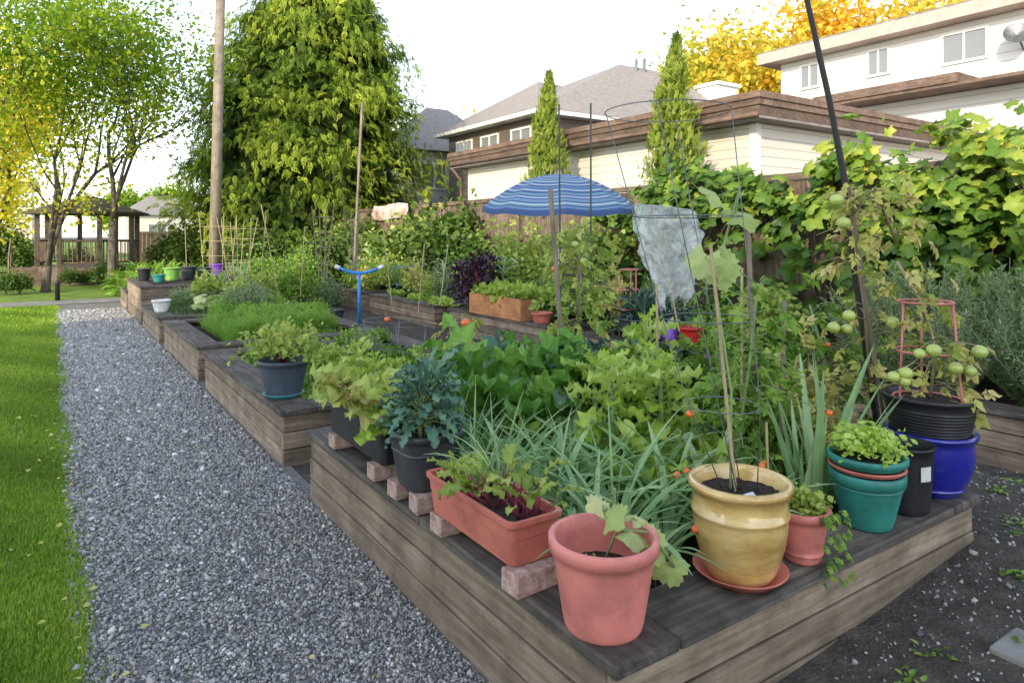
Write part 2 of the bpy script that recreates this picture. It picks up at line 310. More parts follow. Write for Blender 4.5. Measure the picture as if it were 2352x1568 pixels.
# ---------- plant library
LIB={}
def reg(kind,parts): LIB.setdefault(kind,[]).append(parts)
def leafy(kind,n,stalk,L,W,shape,el,droop,ruf,lm,sm,trunk=0,sr=.006,fold=.25,rows=8,cols=4,variants=2):
    for _ in range(variants):
        a=MB();b=MB()
        if trunk: a.tube([(0,0,-.02),(0.01,0,trunk*.5),(0,.01,trunk)],[.014,.012,.01],7)
        for i in range(n):
            az=i*2.4+R.uniform(-.3,.3); f=i/n; e=el[0]+(el[1]-el[0])*f+R.uniform(-.12,.12)
            zz=trunk*(.35+.65*f) if trunk else 0
            st=stalk*R.uniform(.75,1.15); p0=Vector((cos(az)*.012,sin(az)*.012,zz))
            d=Vector((cos(az)*cos(e),sin(az)*cos(e),sin(e))); p1=p0+d*st*.5; p2=p0+d*st-Vector((0,0,st*.04))
            if st>.01: a.tube([p0,p1,p2],[sr,sr*.9,sr*.7],5)
            sc=R.uniform(.7,1.1)*(1 if f<.8 else .6)
            leaf(b,p2,az,e,L*sc,W*sc,shape,droop*R.uniform(.6,1.4),ruf,rows,cols,R.uniform(.1,.9),0,fold,R.uniform(-.35,.35))
        ps=[]
        if a.v: ps.append(('stalk',mesh('stalk',a,[sm],smooth=True)))
        ps.append(('leaves',mesh('leaves',b,[lm],smooth=True))); reg(kind,ps)
leafy('chard',11,.26,.32,.17,'oval',(.85,1.45),.9,.5,'chard','stem',sr=.01,rows=12,cols=6,variants=3)
leafy('beet',12,.18,.2,.09,'oval',(.8,1.4),.9,.35,'chard','stemred')
leafy('kale',38,.08,.16,.055,'kale',(-.1,1.45),1.1,.6,'kale','stem',trunk=.27,rows=9)
leafy('dino',22,.06,.36,.05,'kale',(.5,1.45),1.2,.3,'dino','stem',trunk=.2,fold=.5)
leafy('purple_kale',36,.08,.2,.12,'kale',(-.2,1.2),1.2,.8,'purplek','stemred',trunk=.6)
leafy('curly',20,.08,.22,.13,'kale',(.1,1.3),1.2,.8,'kale','stem',trunk=.15)
leafy('lettuce',20,.0,.22,.14,'fan',(.5,1.45),.7,.65,'lettuce','stem',rows=10,cols=6,variants=3)
leafy('redlett',22,.0,.23,.12,'fan',(.5,1.45),.7,.7,'redlett','stem',rows=10,cols=6)
leafy('bolt',30,.03,.16,.08,'fan',(-.1,1.3),1.1,.8,'lettuce','stem',trunk=.55,rows=8)
leafy('mustard',7,.12,.1,.045,'oval',(.7,1.4),1.4,.5,'herb2','stemred',sr=.003)
leafy('glad',10,0,.62,.045,'spear',(1.2,1.5),.2,0,'leek','stem',fold=.4,cols=2)
leafy('leek',9,0,.7,.04,'strap',(1.05,1.5),1.25,0,'leek','stem',fold=.5,cols=2,rows=10,variants=5)
leafy('onion',16,0,.55,.01,'strap',(1.0,1.5),.9,0,'leek','stem',fold=1.2,cols=2,variants=2)
leafy('corn',12,0,.5,.06,'strap',(.5,1.3),1.6,0,'leek','stem',trunk=.9,fold=.4,cols=2,rows=9)
def smallbush(kind,n,r,h,ls,lm,sm='stem',tpl=DIA,up=.3,w=.5,variants=2,hollow=.4,z0=0,thick=.004,nst=9):
    for _ in range(variants):
        d=rdir(n,-.35,1); rad=NR.uniform(hollow,1,n)**.6*(1+.28*np.sin(d[:,0]*5+_)*np.cos(d[:,1]*6)+.2*NR.normal(size=n))
        P=d*rad[:,None]*np.array([r,r,h*.55]); P[:,2]+=h*.42+z0; P[:,2]=np.maximum(P[:,2],.01)
        A=d+NR.normal(0,.6,(n,3))+np.array([0,0,up]); s=ls*NR.uniform(.6,1.3,n)
        T=np.clip(.5+.35*(d[:,2])*.6+NR.normal(0,.22,n),0,1)
        V,Fc,T=stamp(tpl,P,frames(A,d+np.array([0,0,.8])+NR.normal(0,.3,(n,3))),np.stack([s,s*(w/.5 if tpl is DIA else 1),s],-1),T)
        mb=MB()
        for i in range(nst):
            a=R.random()*6.3;q=R.uniform(.3,.85); mb.tube([(0,0,0),(cos(a)*r*q*.4,sin(a)*r*q*.4,h*.4+z0*.6),(cos(a)*r*q,sin(a)*r*q,h*R.uniform(.6,.95)+z0)],[thick*1.5,thick,thick*.5],5)
        reg(kind,[('stem',mesh('stem',mb,[sm],smooth=True)),('foliage',npmesh('foliage',V,Fc,T,[lm]))])
smallbush('herb',1000,.22,.35,.035,'herb')
smallbush('bean',900,.28,.6,.06,'herb2',w=.7)
smallbush('greybush',1600,.3,.5,.05,'greyherb',w=.2,up=1)
smallbush('celery',520,.2,.28,.05,'herb2',w=.6,nst=20)
smallbush('dill',1500,.2,.4,.045,'sprout',w=.1,up=1.5,nst=20,hollow=.15,thick=.002)
smallbush('parsley',800,.12,.13,.018,'lettuce',w=.8,nst=22,thick=.0015,hollow=.2)
smallbush('mint',600,.2,.22,.03,'herb2',w=.5,sm='stemred',nst=22,thick=.002,hollow=.2)
smallbush('rose',1500,.55,1.3,.06,'herb2',tpl=DIA,w=.6,hollow=.1,thick=.008,nst=14,variants=3)
smallbush('roseg',1500,.55,1.3,.06,'herb',tpl=DIA,w=.6,hollow=.1,thick=.008,nst=14)
smallbush('darkshrub',3200,.8,1.6,.1,'dark',w=.6,thick=.02)
smallbush('tomato_bush',220,.25,.95,.13,'herb',tpl=TOM,hollow=.1,sm='stem',thick=.005)
smallbush('tomato_dry',150,.22,.95,.12,'autumn',tpl=TOM,hollow=.1,sm='stemdry',thick=.005)
smallbush('fern',160,.4,.35,.35,'herb',tpl=FROND,hollow=.1)
def rosemary():
    for v in range(2):
        L=[];mb=MB()
        for i in range(80):
            a=R.random()*6.3; ln=R.uniform(.45,.8); tl=R.uniform(0,.85); d=np.array([cos(a)*sin(tl),sin(a)*sin(tl),cos(tl)])
            n=60; s=np.linspace(.08,1,n)[:,None]; P=d*s*ln+np.array([0,0,.12])*s*s; A=d*.8+rdir(n)*.9
            mb.tube([(0,0,0),tuple(d*ln*.5),tuple(d*ln+np.array([0,0,.12]))],[.004,.003,.002],4)
            L.append(stamp(DIA,P,frames(A,rdir(n)),np.tile([.05,.012,.02],(n,1)),NR.uniform(.1,1,n)))
        V,Fc,T=merge(L); reg('rosemary',[('stem',mesh('stem',mb,['stem'])),('foliage',npmesh('foliage',V,Fc,T,['greyherb']))])
rosemary()
INFO={'chard':('chard_plant','chard'),'beet':('beet_plant','beet'),'kale':('kale_plant','kale'),'dino':('kale_plant','kale'),'purple_kale':('kale_plant','kale'),'curly':('kale_plant','kale'),
'lettuce':('lettuce_plant','lettuce'),'redlett':('lettuce_plant','lettuce'),'bolt':('lettuce_plant','lettuce'),'mustard':('mustard_plant','plant'),'glad':('gladiolus_plant','plant'),'leek':('leek_plant','leek'),'onion':('onion_plant','onion'),
'herb':('herb_plant','herb'),'bean':('bean_plant','bean plant'),'greybush':('lavender_shrub','shrub'),'celery':('celery_plant','plant'),'parsley':('parsley_plant','herb'),'mint':('mint_plant','herb'),'rose':('rose_bush','bush'),'roseg':('rose_bush','bush'),'darkshrub':('evergreen_shrub','shrub'),
'tomato_bush':('tomato_plant','tomato plant'),'tomato_dry':('tomato_plant','tomato plant'),'fern':('fern_plant','fern'),'rosemary':('rosemary_shrub','shrub'),'dill':('dill_plant','herb'),'corn':('corn_plant','corn')}
LAB={'chard':'glossy dark green chard with crinkled leaves in the raised bed','beet':'beet plant with red stalks growing in the raised bed','kale':'blue-green kale plant with long wavy leaves','dino':'dark narrow-leaved kale growing in the raised bed',
'purple_kale':'tall dark purple curly kale plant','curly':'curly grey-green kale in the raised bed','lettuce':'bright green frilly lettuce head','redlett':'frilly lettuce with reddish leaf edges','bolt':'tall bolting yellow-green lettuce in the bed','mustard':'small mustard green with dark red stalks',
'glad':'upright sword-leaved gladiolus clump','leek':'leek with long arching grey-green leaves','onion':'thin-leaved green onion clump','herb':'low bushy green herb in the bed','bean':'leafy light green bean plant','greybush':'feathery grey-green lavender shrub','celery':'leafy pale green celery plant',
'parsley':'bright green curly parsley','mint':'straggly mint with reddish stems','rose':'tall leafy rose bush along the fence','roseg':'dark green leafy rose bush along the fence','darkshrub':'dense dark evergreen shrub','tomato_bush':'leafy green tomato plant tied to a stake','tomato_dry':'withering yellow tomato plant','fern':'arching green fern clump','rosemary':'upright needle-leaved rosemary shrub in the bed','dill':'feathery bright green dill in the raised bed','corn':'tall green corn stalk in the raised bed'}
def put(kind,loc,s=1,label=None,rz=None,tilt=(0,0),v=None,grp=True):
    nm,cat=INFO[kind]; ps=LIB[kind][R.randrange(len(LIB[kind])) if v is None else v]
    o=thing(nm,label or LAB[kind],cat,loc,group=(cat+' plants growing in the garden' if grp and not label else None))
    o.rotation_euler=(tilt[0],tilt[1],R.random()*6.3 if rz is None else rz); o.scale=(s,s,s*R.uniform(.92,1.08))
    for n,me in ps: obj(n,me,o)
    return o
# ---------- camera, light, world
cam=bpy.data.cameras.new('camera'); co=bpy.data.objects.new('camera',cam); COL.objects.link(co); scene.camera=co
co.location=(0,0,EYE); co.rotation_euler=(pi/2,0,-YAW); cam.lens=24; cam.sensor_width=36; cam.shift_y=-244/2352; cam.clip_end=800; cam.clip_start=.05
el=math.radians(22); hd=Vector((-.86,-.51,0)).normalized(); sd=Vector((hd.x*cos(el),hd.y*cos(el),sin(el)))
sl=bpy.data.lights.new('sun','SUN'); sl.energy=5.0; sl.angle=math.radians(.5); sl.color=(1,.85,.6); so=bpy.data.objects.new('sun',sl); COL.objects.link(so); so.rotation_euler=sd.to_track_quat('Z','Y').to_euler()
w=bpy.data.worlds.new('World'); scene.world=w; w.use_nodes=True; nt=w.node_tree; nt.nodes.clear()
sk=nt.nodes.new('ShaderNodeTexSky'); sk.sky_type='NISHITA'; sk.sun_disc=False; sk.sun_elevation=math.radians(25); sk.sun_rotation=math.atan2(hd.x,hd.y)%(2*pi); sk.air_density=1.0; sk.dust_density=.6; sk.ozone_density=1.0
sk.sun_elevation=el
hs=nt.nodes.new('ShaderNodeHueSaturation'); hs.inputs['Saturation'].default_value=.55
bg=nt.nodes.new('ShaderNodeBackground'); bg.inputs[1].default_value=.5; wo=nt.nodes.new('ShaderNodeOutputWorld')
nt.links.new(sk.outputs[0],hs.inputs['Color']); nt.links.new(hs.outputs[0],bg.inputs[0]); nt.links.new(bg.outputs[0],wo.inputs[0])
scene.view_settings.view_transform='Standard'; scene.view_settings.look='None'; scene.view_settings.exposure=0
# ---------- ground
def sm(a,b,x): x=np.clip((x-a)/(b-a),0,1); return x*x*(3-2*x)
def gh(q,p): return np.clip(.055+.07*(q-1.35),0,.23)*sm(1.46,1.8,q)*(1-sm(4.6,5.6,q))*(1-sm(1.9,4.2,p))+.012*np.sin(q*3.1)*np.cos(p*2.7)*sm(1.6,2.2,q)*(1-sm(20,26,p))*(1-sm(7,9,q))
qs=np.unique(np.concatenate([np.linspace(-300,-6,14),np.linspace(-6,9,121),np.linspace(9,400,18)])); ps=np.unique(np.concatenate([np.linspace(-100,-2,8),np.linspace(-2,22,130),np.linspace(22,600,24)]))
Q,P_=np.meshgrid(qs,ps); Vg=np.stack([Q,P_,gh(Q,P_)],-1).reshape(-1,3); a,b=len(ps),len(qs)
idx=np.arange(a*b).reshape(a,b); Fg=np.stack([idx[:-1,:-1],idx[:-1,1:],idx[1:,1:],idx[1:,:-1]],-1).reshape(-1,4)
obj('ground',npmesh('ground',Vg,Fg,np.full(len(Fg),.5),['earth'],smooth=True),kind='structure',label='dark bare earth around the raised beds')
def sheet(name,pts,z,mat,label):
    m=MB(); m.add([(x,y,z) for x,y in pts],[tuple(range(len(pts)))]); return solo(name,m,[mat],(0,0,0),label,kind='structure')
sheet('gravel_path',[(-.05,-2),(1.45,-2),(1.45,19.9),(-.05,19.9)],.004,'gravel','grey crushed gravel path beside the raised beds')
edge=[(.10+.035*sin(y*2.1)+.03*sin(y*5.3)+R.uniform(-.012,.012),y) for y in np.linspace(-2,19.9,160)]
sheet('lawn',[(-40,-2)]+edge+[(-40,19.9)],.012,'grass','mown green lawn along the gravel path')
sheet('footpath',[(-30,19.9),(5,19.9),(5,21.2),(-30,21.2)],.016,'conc','pale concrete footpath crossing the lawn end')
sheet('far_lawn',[(-120,21.2),(12,21.2),(60,300),(-120,300)],.012,'grass','green lawn around the gazebo')
kc=at_d(2330,1590,2.35); m=MB().box((-.03,-.35,-.1),(.5,.5,.2)); o=obj('concrete_kerb',mesh('concrete_kerb',m,['conc']),None,(kc.x+.16,kc.y-.37,-.02),.01,kind='structure',label='worn grey concrete kerb at the garden corner')
n=92000; p=1.2+ (NR.random(n)**1.9)*17; q=NR.uniform(.05,1.37,n); sz=NR.uniform(.004,.0115,n)*(1+.12*p); sz[NR.random(n)<.03]*=1.8
P=np.stack([q,p,.006+sz*.2],-1); V,Fc,T=stones(P,sz); obj('gravel_stones',npmesh('gravel_stones',V,Fc,T,['stone']),kind='stuff',label='loose grey and white gravel stones on path')
n=14000; q=NR.uniform(1.5,7,n); p=NR.uniform(-.2,5.5,n); k=(p<1.45)|(q>3.75); q,p=q[k],p[k]; sz=NR.uniform(.004,.014,len(q)); sz[NR.random(len(q))<.04]*=2
P=np.stack([q,p,gh(q,p)+.003],-1); V,Fc,T=stones(P,sz); obj('earth_pebbles',npmesh('earth_pebbles',V,Fc,T**1.6*.8,['stone']),kind='stuff',label='scattered pebbles on the dark earth')
BL=(np.array([(0,-.5,0),(0,.5,0),(.35,.35,.55),(.35,-.35,.55),(1,0,.85)]),np.array([(0,1,2),(0,2,3),(3,2,4)]))
def blades(name,q,p,z,h,wd,mat,label,lean=.35):
    n=len(q); a=NR.uniform(0,2*pi,n); A=np.stack([np.cos(a),np.sin(a),np.zeros(n)],-1); Rm=frames(A,np.tile([0,0,1.],(n,1))+NR.normal(0,.15,(n,3)))
    tt=np.clip(NR.random(n)*.6+.15+.28*np.sin(q*2.7+p*.9)*np.sin(p*1.3-q)+.15*np.sin(p*4+q*6),0,1)
    V,Fc,T=stamp(BL,np.stack([q,p,z],-1),Rm,np.stack([h*lean*NR.uniform(.5,1.8,n),wd,h],-1),tt); obj(name,npmesh(name,V,Fc,T,[mat]),kind='stuff',label=label)
n=170000; p=1.6+(NR.random(n)**2)*18; q=.13-NR.random(n)**.9*(.35+p*.16); q+=.03*np.sin(p*2.1)-.03+NR.normal(0,.015,n)
blades('grass_blades',q,p,np.full(n,.008),NR.uniform(.018,.04,n)*(1+p*.04),.004*(1+p*.14),'blade','short mown grass blades on the lawn')
n=1500; q=np.where(NR.random(n)<.7,.1+NR.random(n)*.09,NR.uniform(.1,1.4,n)); p=1.6+NR.random(n)*12
blades('edge_weeds',q,p,np.full(n,.008),NR.uniform(.01,.03,n),np.full(n,.004),'blade','sparse weeds at the gravel edge')
n=260; q=np.where(NR.random(n)<.5,.08+NR.normal(0,.1,n),NR.uniform(-2,1.3,n)); p=1.8+NR.random(n)*14; z=np.where(q<.1,.05,.03)
V,Fc,T=stamp(DIA,np.stack([q,p,z],-1),frames(rdir(n,-.2,.2),np.tile([0,0,1.],(n,1))+NR.normal(0,.3,(n,3))),np.tile([.035,.03,.03],(n,1))*NR.uniform(.5,1.2,(n,1)),NR.uniform(.5,1,n)); obj('fallen_leaves',npmesh('fallen_leaves',V,Fc,T,['autumn']),kind='stuff',label='dry fallen leaves on lawn and path')
# ---------- raised beds
def bed(q0,q1,p0,p1,z,label,lip=.27,z0=0,soil=.09):
    o=thing('raised_bed',label,'raised bed',(q0,p0,0),group='timber raised garden beds')
    th=.045; e=.02; top=z-.045; rows=3 if z>.4 else 2; hh=top/rows
    for r in range(rows):
        a=r*hh+(0.004 if r else -.05); b=(r+1)*hh-.004; i=e+R.uniform(0,.01)
        for y0,y1 in ((p0+i,p0+i+th),(p1-i-th,p1-i)): part(o,'side_board',MB().box((q0+i,y0,a),(q1-i,y1,b),t=R.random()),['woodx'],bevel=.006)
        for x0,x1 in ((q0+i,q0+i+th),(q1-i-th,q1-i)): part(o,'side_board',MB().box((x0,p0+i+th,a),(x1,p1-i-th,b),t=R.random()),['woody'],bevel=.006)
    for x0,x1 in ((q0,q0+lip),(q1-lip,q1)):
        pm=(p0+p1)/2+R.uniform(-.3,.3)
        part(o,'cap_board',MB().box((x0,p0,top),(x1,pm-.003,z),t=R.uniform(.3,.7)),['capy'],bevel=.009); part(o,'cap_board',MB().box((x0,pm+.003,top),(x1,p1,z-.002),t=R.uniform(.3,.7)),['capy'],bevel=.009)
    for y0,y1 in ((p0,p0+lip),(p1-lip,p1)):
        part(o,'cap_board',MB().box((q0+lip+.004,y0,top),(q1-lip-.004,y1,z-.003),t=R.uniform(.3,.8)),['capx'],bevel=.009)
    m=MB(); nx,ny=22,26; x0,x1,y0,y1=q0+.07,q1-.07,p0+.07,p1-.07
    vs=[(x0+(x1-x0)*i/nx,y0+(y1-y0)*j/ny,z-soil+R.uniform(-.015,.015)) for j in range(ny+1) for i in range(nx+1)]
    m.add(vs,[(j*(nx+1)+i,j*(nx+1)+i+1,(j+1)*(nx+1)+i+1,(j+1)*(nx+1)+i) for j in range(ny) for i in range(nx)]); part(o,'soil',m,['soil'],smooth=True)
    return o
bed(1.35,3.72,1.47,4.4,.45,'weathered timber raised bed crowded with vegetables and pots')
bed(1.37,3.72,5.05,8.2,.42,'weathered timber raised bed with grey pot on its edge')
bed(1.37,3.72,8.55,11.5,.42,'timber raised bed full of bright green sprouts')
bed(1.35,3.72,11.9,14.3,.42,'timber raised bed planted with squash and herbs')
bed(1.37,3.72,14.75,17.6,.72,'tall timber bed with pots standing on top',soil=.02)
bed(1.37,3.72,17.9,19.6,.42,'small low timber bed beside the footpath')
bed(5.75,7.7,-1,3.6,.42,'timber raised bed holding rosemary shrubs')
bed(5.75,7.7,4.3,7.0,.42,'timber raised bed by the striped umbrella'); bed(5.75,7.7,7.5,10.6,.42,'timber raised bed with lettuce box on its edge'); bed(5.75,7.7,11.1,14.2,.42,'timber raised bed with orange flowers'); bed(5.75,7.7,14.7,17.6,.42,'timber raised bed with leafy shrubs')
# ---------- pots
def pot(name,label,c,r0,r1,h,mat,cat='pot',rimh=.03,rimr=.012,sd=.05,sq=0,sx=1,sy=1,rings=(),bulge=0,n=40,soil=True):
    o=thing(name,label,cat,c); pr=[(.001,.0),(r0*.96,0),(r0,.008)]; hb=h-rimh
    for i in range(1,9):
        s=i/9; pr.append((r0+(r1-r0)*s+bulge*sin(pi*s),hb*s))
    for zr,th,dr in rings:
        rb=r0+(r1-r0)*zr/hb+bulge*sin(pi*zr/hb); pr=[x for x in pr if not(zr-.004<x[1]<zr+th+.004)]+[(rb,zr),(rb+dr,zr+th*.3),(rb+dr,zr+th*.7),(rb,zr+th)]
    pr=pr[:3]+sorted(pr[3:],key=lambda x:x[1])
    pr+=[(r1,hb),(r1+rimr,hb+.003),(r1+rimr*1.1,h-.004),(r1+rimr*.6,h),(r1-.004,h-.001),(r1-.009,h-.006),(r1-.012,h-sd*.5),(r1-.016-(r1-r0)*sd/h,h-sd-.01)]
    part(o,'pot_body',MB().lathe(pr,c,n,sx=sx,sy=sy,sq=sq),[mat],smooth=True)
    if soil:
        m=MB(); rr=r1-.012-(r1-r0)*sd/h; m.lathe([(rr*k/6 if k else .001,(.012*(1-k/6))) for k in range(6,-1,-1)],(c[0],c[1],c[2]+h-sd),n,sx=sx,sy=sy,sq=sq,noise=.02)
        m.v=[(x,y,z+R.uniform(-.005,.005)) for x,y,z in m.v]; part(o,'soil',m,['soil'])
    return o
def saucer(c,r,mat,label,name='pot_saucer'):
    solo(name,MB().lathe([(.001,.0),(r*.8,0),(r,.03),(r*1.03,.035),(r*1.0,.037),(r*.8,.008),(.001,.008)],c,36),[mat],c,label,'saucer',smooth=True)
Z1=.45
c=(1.47,1.66,Z1); pot('flower_pot','large salmon pink plastic pot on the bed corner',c,.125,.165,.29,'pink',rimh=.045,sd=.12)
c=(2.10,1.62,Z1); saucer(c,.165,'terra','terracotta plastic saucer under the yellow pot'); YP=(2.10,1.62,Z1+.009)
pot('glazed_pot','glossy mustard yellow ceramic pot holding a wire cage',YP,.12,.165,.345,'yellow',rimh=.03,rimr=.02,bulge=.022,sd=.05,rings=((.225,.02,.006),))
c=(2.41,1.57,Z1); pot('flower_pot','small faded pink pot with trailing plant',c,.07,.095,.2,'pink',rimh=.035,rimr=.009,rings=((.03,.008,.003),)); 
TE=(2.93,1.60)
pot('flower_pot','stacked teal plastic pots holding parsley',TE+(Z1,),.10,.142,.235,'teal',rimh=.05,rimr=.01,rings=((.17,.006,.004),))
pot('flower_pot','thin terracotta coloured pot nested between teal pots',TE+(Z1+.2385,),.14,.146,.022,'terra',rimh=.012,rimr=.008,soil=False,sd=.015)
pot('flower_pot','upper teal plastic pot filled with parsley',TE+(Z1+.262,),.14,.15,.045,'teal',rimh=.03,rimr=.01,sd=.02)
c=(3.24,1.60,Z1); o=pot('nursery_pot','black plastic nursery pot with white label',c,.105,.125,.30,'black',rimh=.015,rimr=.006,sd=.10)
m=MB(); m.add([(c[0]+.124*cos(a),c[1]+.124*sin(a),c[2]+z) for z in(.16,.225) for a in np.linspace(-2.1,-1.65,6)],[(i,i+1,i+7,i+6) for i in range(5)]); part(o,'paper_label',m,['whitep'])
BPT=(3.575,1.64); c=BPT+(Z1,); pot('glazed_pot','cobalt blue glazed ceramic pot on bed corner',c,.13,.185,.30,'blue',rimh=.025,rimr=.018,bulge=.028,sd=.08,rings=((.03,.012,.005),))
RP=BPT+(Z1+.2325,); pot('nursery_pot','ribbed black tub with tomato set in blue pot',RP,.16,.205,.24,'black',rimh=.02,rimr=.01,sd=.03,rings=tuple((.05+.015*i,.008,.0014) for i in range(9)))
def wbox(label,q0,q1,p0,p1,z,h,mat,tap=.84,ribs=False):
    cx,cy=(q0+q1)/2,(p0+p1)/2; hw,hl=(q1-q0)/2,(p1-p0)/2; o=thing('window_box',label,'planter',(cx,cy,z))
    def ring(fx,fy,zz,k=6):
        out=[]
        for sx,sy,a0 in ((1,1,0),(-1,1,pi/2),(-1,-1,pi),(1,-1,1.5*pi)):
            rr=.03
            for i in range(k):
                a=a0+pi/2*i/(k-1); out.append((cx+sx*(hw*fx-rr)+rr*cos(a),cy+sy*(hl*fy-rr)+rr*sin(a),z+zz))
        return out
    fl=1-(1-tap)*hw/hl
    L=[ring(tap,fl,0),ring(tap+.01,fl+.005,.01),ring(.88,.945,h*.55),ring(.905,.955,h*.57),ring(.92,.96,h*.8),ring(.93,.97,h*.8),ring(.95,.98,h-.022),ring(1,1,h-.02),ring(1.01,1.003,h-.002),ring(.98,.99,h),ring(.88,.95,h-.002),ring(.86,.94,h-.05)]
    n=len(L[0]); m=MB(); m.add([v for r in L for v in r],[(i*n+j,i*n+(j+1)%n,(i+1)*n+(j+1)%n,(i+1)*n+j) for i in range(len(L)-1) for j in range(n)]+[tuple(range(n))[::-1]])
    part(o,'box_body',m,[mat],bevel=0,smooth=False)
    m=MB(); r=ring(.875,.945,h-.04); m.add(r+[(cx,cy,z+h-.03)],[(j,(j+1)%n,n) for j in range(n)]); part(o,'soil',m,['soil']); return o
wbox('salmon plastic window box raised on pink pavers',1.31,1.55,1.96,2.62,.535,.165,'terra',tap=.8)
wbox('long black plastic window box with frilly lettuce',1.36,1.60,3.2,4.02,.535,.21,'black')
c=(1.46,2.90,.535); pot('planter','dark grey oval tub holding a kale plant',c,.115,.15,.26,'dgrey',rimh=.03,rimr=.01,sq=4,sy=1.0,rings=((.16,.01,.004),)); KP=c
def brick(q,p,z,rot,lab='rough pink concrete paver propping up a planter',s=(.21,.10,.08)):
    m=MB().box((-s[0]/2,-s[1]/2,0),(s[0]/2,s[1]/2,s[2])); o=obj('paver_brick',mesh('paver_brick',m,['brick']),None,(q,p,z),.007,label=lab,cat='brick',group='pavers under the planters'); o.rotation_euler=(0,0,rot)
for q,p,r in ((1.42,1.98,.05),(1.43,2.55,.02),(1.45,2.80,-.05),(1.44,3.02,.04),(1.45,3.3,0),(1.46,3.92,.03)): brick(q,p,Z1,r)
c=(1.52,5.52,.42); saucer(c,.155,'ltteal','light teal plastic saucer on bed edge'); pot('flower_pot','blue-grey plastic pot with straggly mint',(c[0],c[1],.429),.13,.19,.29,'bgrey',rimh=.035,rimr=.012); 
for q,p,r,h,mat,lb in ((1.62,16.6,.13,.26,'black','black plastic pot on the tall bed'),(1.82,15.9,.12,.16,'teal','small teal bowl-shaped pot on the tall bed'),(2.12,16.3,.16,.28,'lime','lime green plastic pot on the tall bed'),(2.5,16.7,.17,.28,'dgrey','dark pot standing on the tall bed'),(2.8,16.5,.15,.25,'black','black empty pot on the tall bed'),(3.2,17.2,.15,.3,'purple','purple plastic pot on the tall bed')):
    pot('flower_pot',lb,(q,p,.722),r*.75,r,h,mat,n=24)
pot('flower_pot','small white plastic pot on the bed edge',(1.5,12.75,.42),.1,.14,.2,'whitep',n=24)
for q,p,r,h,mat,lb in ((5.88,6.0,.2,.28,'dgrey','square grey planter beside the umbrella'),(5.9,6.7,.09,.16,'lime','small lime green pot on bed edge'),(5.9,5.2,.13,.26,'red','red plastic bucket on the bed edge'),(5.9,8.0,.15,.16,'terra','terracotta bowl planter on bed edge'),(1.6,18.5,.16,.25,'terra','terracotta pot beside the footpath'),(2.0,18.9,.15,.25,'black','black pot beside the footpath'),(4.4,12.6,.2,.3,'dgrey','grey pot standing between the beds')):
    pot('flower_pot',lb,(q,p,.42 if q!=4.4 else .0),r*.75,r,h,mat,n=24,sq=5 if 'square' in lb else 0)
o=thing('wooden_planter','orange cedar plank planter full of lettuce','planter',(5.86,8.4,.422))
m=MB(); 
for x0,x1 in ((5.73,5.75),(5.98,6.0)): m.box((x0,8.3,.422),(x1,9.8,.75))
for y0,y1 in ((8.3,8.32),(9.78,9.8)): m.box((5.752,y0,.422),(5.978,y1,.745))
part(o,'plank_box',m,['orangewood'],bevel=.003); part(o,'soil',MB().box((5.752,8.322,.43),(5.978,9.778,.70)),['soil'])
for i in range(6): put('lettuce',(5.93,8.45+i*.23,.7),1.3)
for i in range(5): put('lettuce',(6.2,8.6+i*.21,.45),2.4)
# ---------- plants in bed one
for i in range(30):
    q=R.uniform(1.72,2.45);p=R.uniform(1.92,3.0); put('leek',(q,p,.36),R.uniform(.75,1.0))
for q,p in ((1.78,1.86),(1.95,1.9),(2.3,1.85),(2.5,1.88),(2.65,1.92)): put('leek',(q,p,.37),.6)
for i in range(14): put('onion',(R.uniform(1.68,2.0),R.uniform(2.1,3.4),.36),R.uniform(1.0,1.3))
for q,p,s in ((2.35,3.25,1.35),(2.7,3.45,1.4),(2.1,3.5,1.2),(2.95,3.15,1.3),(3.1,3.6,1.25),(2.4,3.65,1.4),(2.85,3.8,1.35)): put('chard',(q,p,.38),s)
for q,p in ((2.05,3.1),(2.2,2.95),(1.9,3.5),(1.85,3.2)): put('beet',(q,p,.36),1.25)
for q,p,s in ((2.35,2.6,1.1),(2.65,2.55,1.2),(2.85,2.8,1.2),(2.1,3.95,1.05),(3.2,3.2,1.25),(2.6,3.0,1.15)): put('bolt',(q,p,.38),s)
for q,p,s in ((2.5,2.35,1.2),(2.75,2.4,1.3),(2.45,2.8,1.4),(2.3,2.3,1.0),(1.85,3.85,1.3),(2.2,4.1,1.4),(2.05,3.75,1.2),(2.25,3.05,1.3),(2.6,3.2,1.5),(2.0,2.95,1.0),(2.9,2.6,1.2),(2.8,3.05,1.4)): put('lettuce',(q,p,.46),s)
for q,p,s in ((3.45,3.1,1.3),(3.3,3.3,1.35),(3.2,3.1,1.2)): put('dino',(q,p,.4),s)
for q,p in ((2.9,3.95),(2.6,4.1),(3.3,4.0),(2.3,4.15),(2.75,3.2)): put('curly',(q,p,.5),1.35)
for q,p,s in ((3.15,2.35,.8),(3.35,2.65,.9),(3.4,2.9,.85),(3.0,2.15,.6),(3.5,2.5,.8)): put('tomato_bush',(q,p,.36),s)
for q,p,s in ((3.2,2.2,.7),(3.5,2.25,.75),(3.4,2.05,.55)): put('tomato_dry',(q,p,.36),s)
for q,p,s in ((2.75,1.9,.6),(3.2,2.05,.6),(3.4,1.9,.5),(2.45,2.0,.5)): put('herb',(q,p,.36),s)
put('glad',(2.92,1.83,.4),1.25,tilt=(0,.1)); put('glad',(3.02,1.86,.4),1.15,tilt=(0,.25)); put('glad',(2.85,1.86,.4),1.05)
for i in range(9): put(R.choice(['celery','dill','lettuce','redlett']),(R.uniform(1.7,3.4),R.uniform(3.7,4.15),.38),R.uniform(.9,1.3))
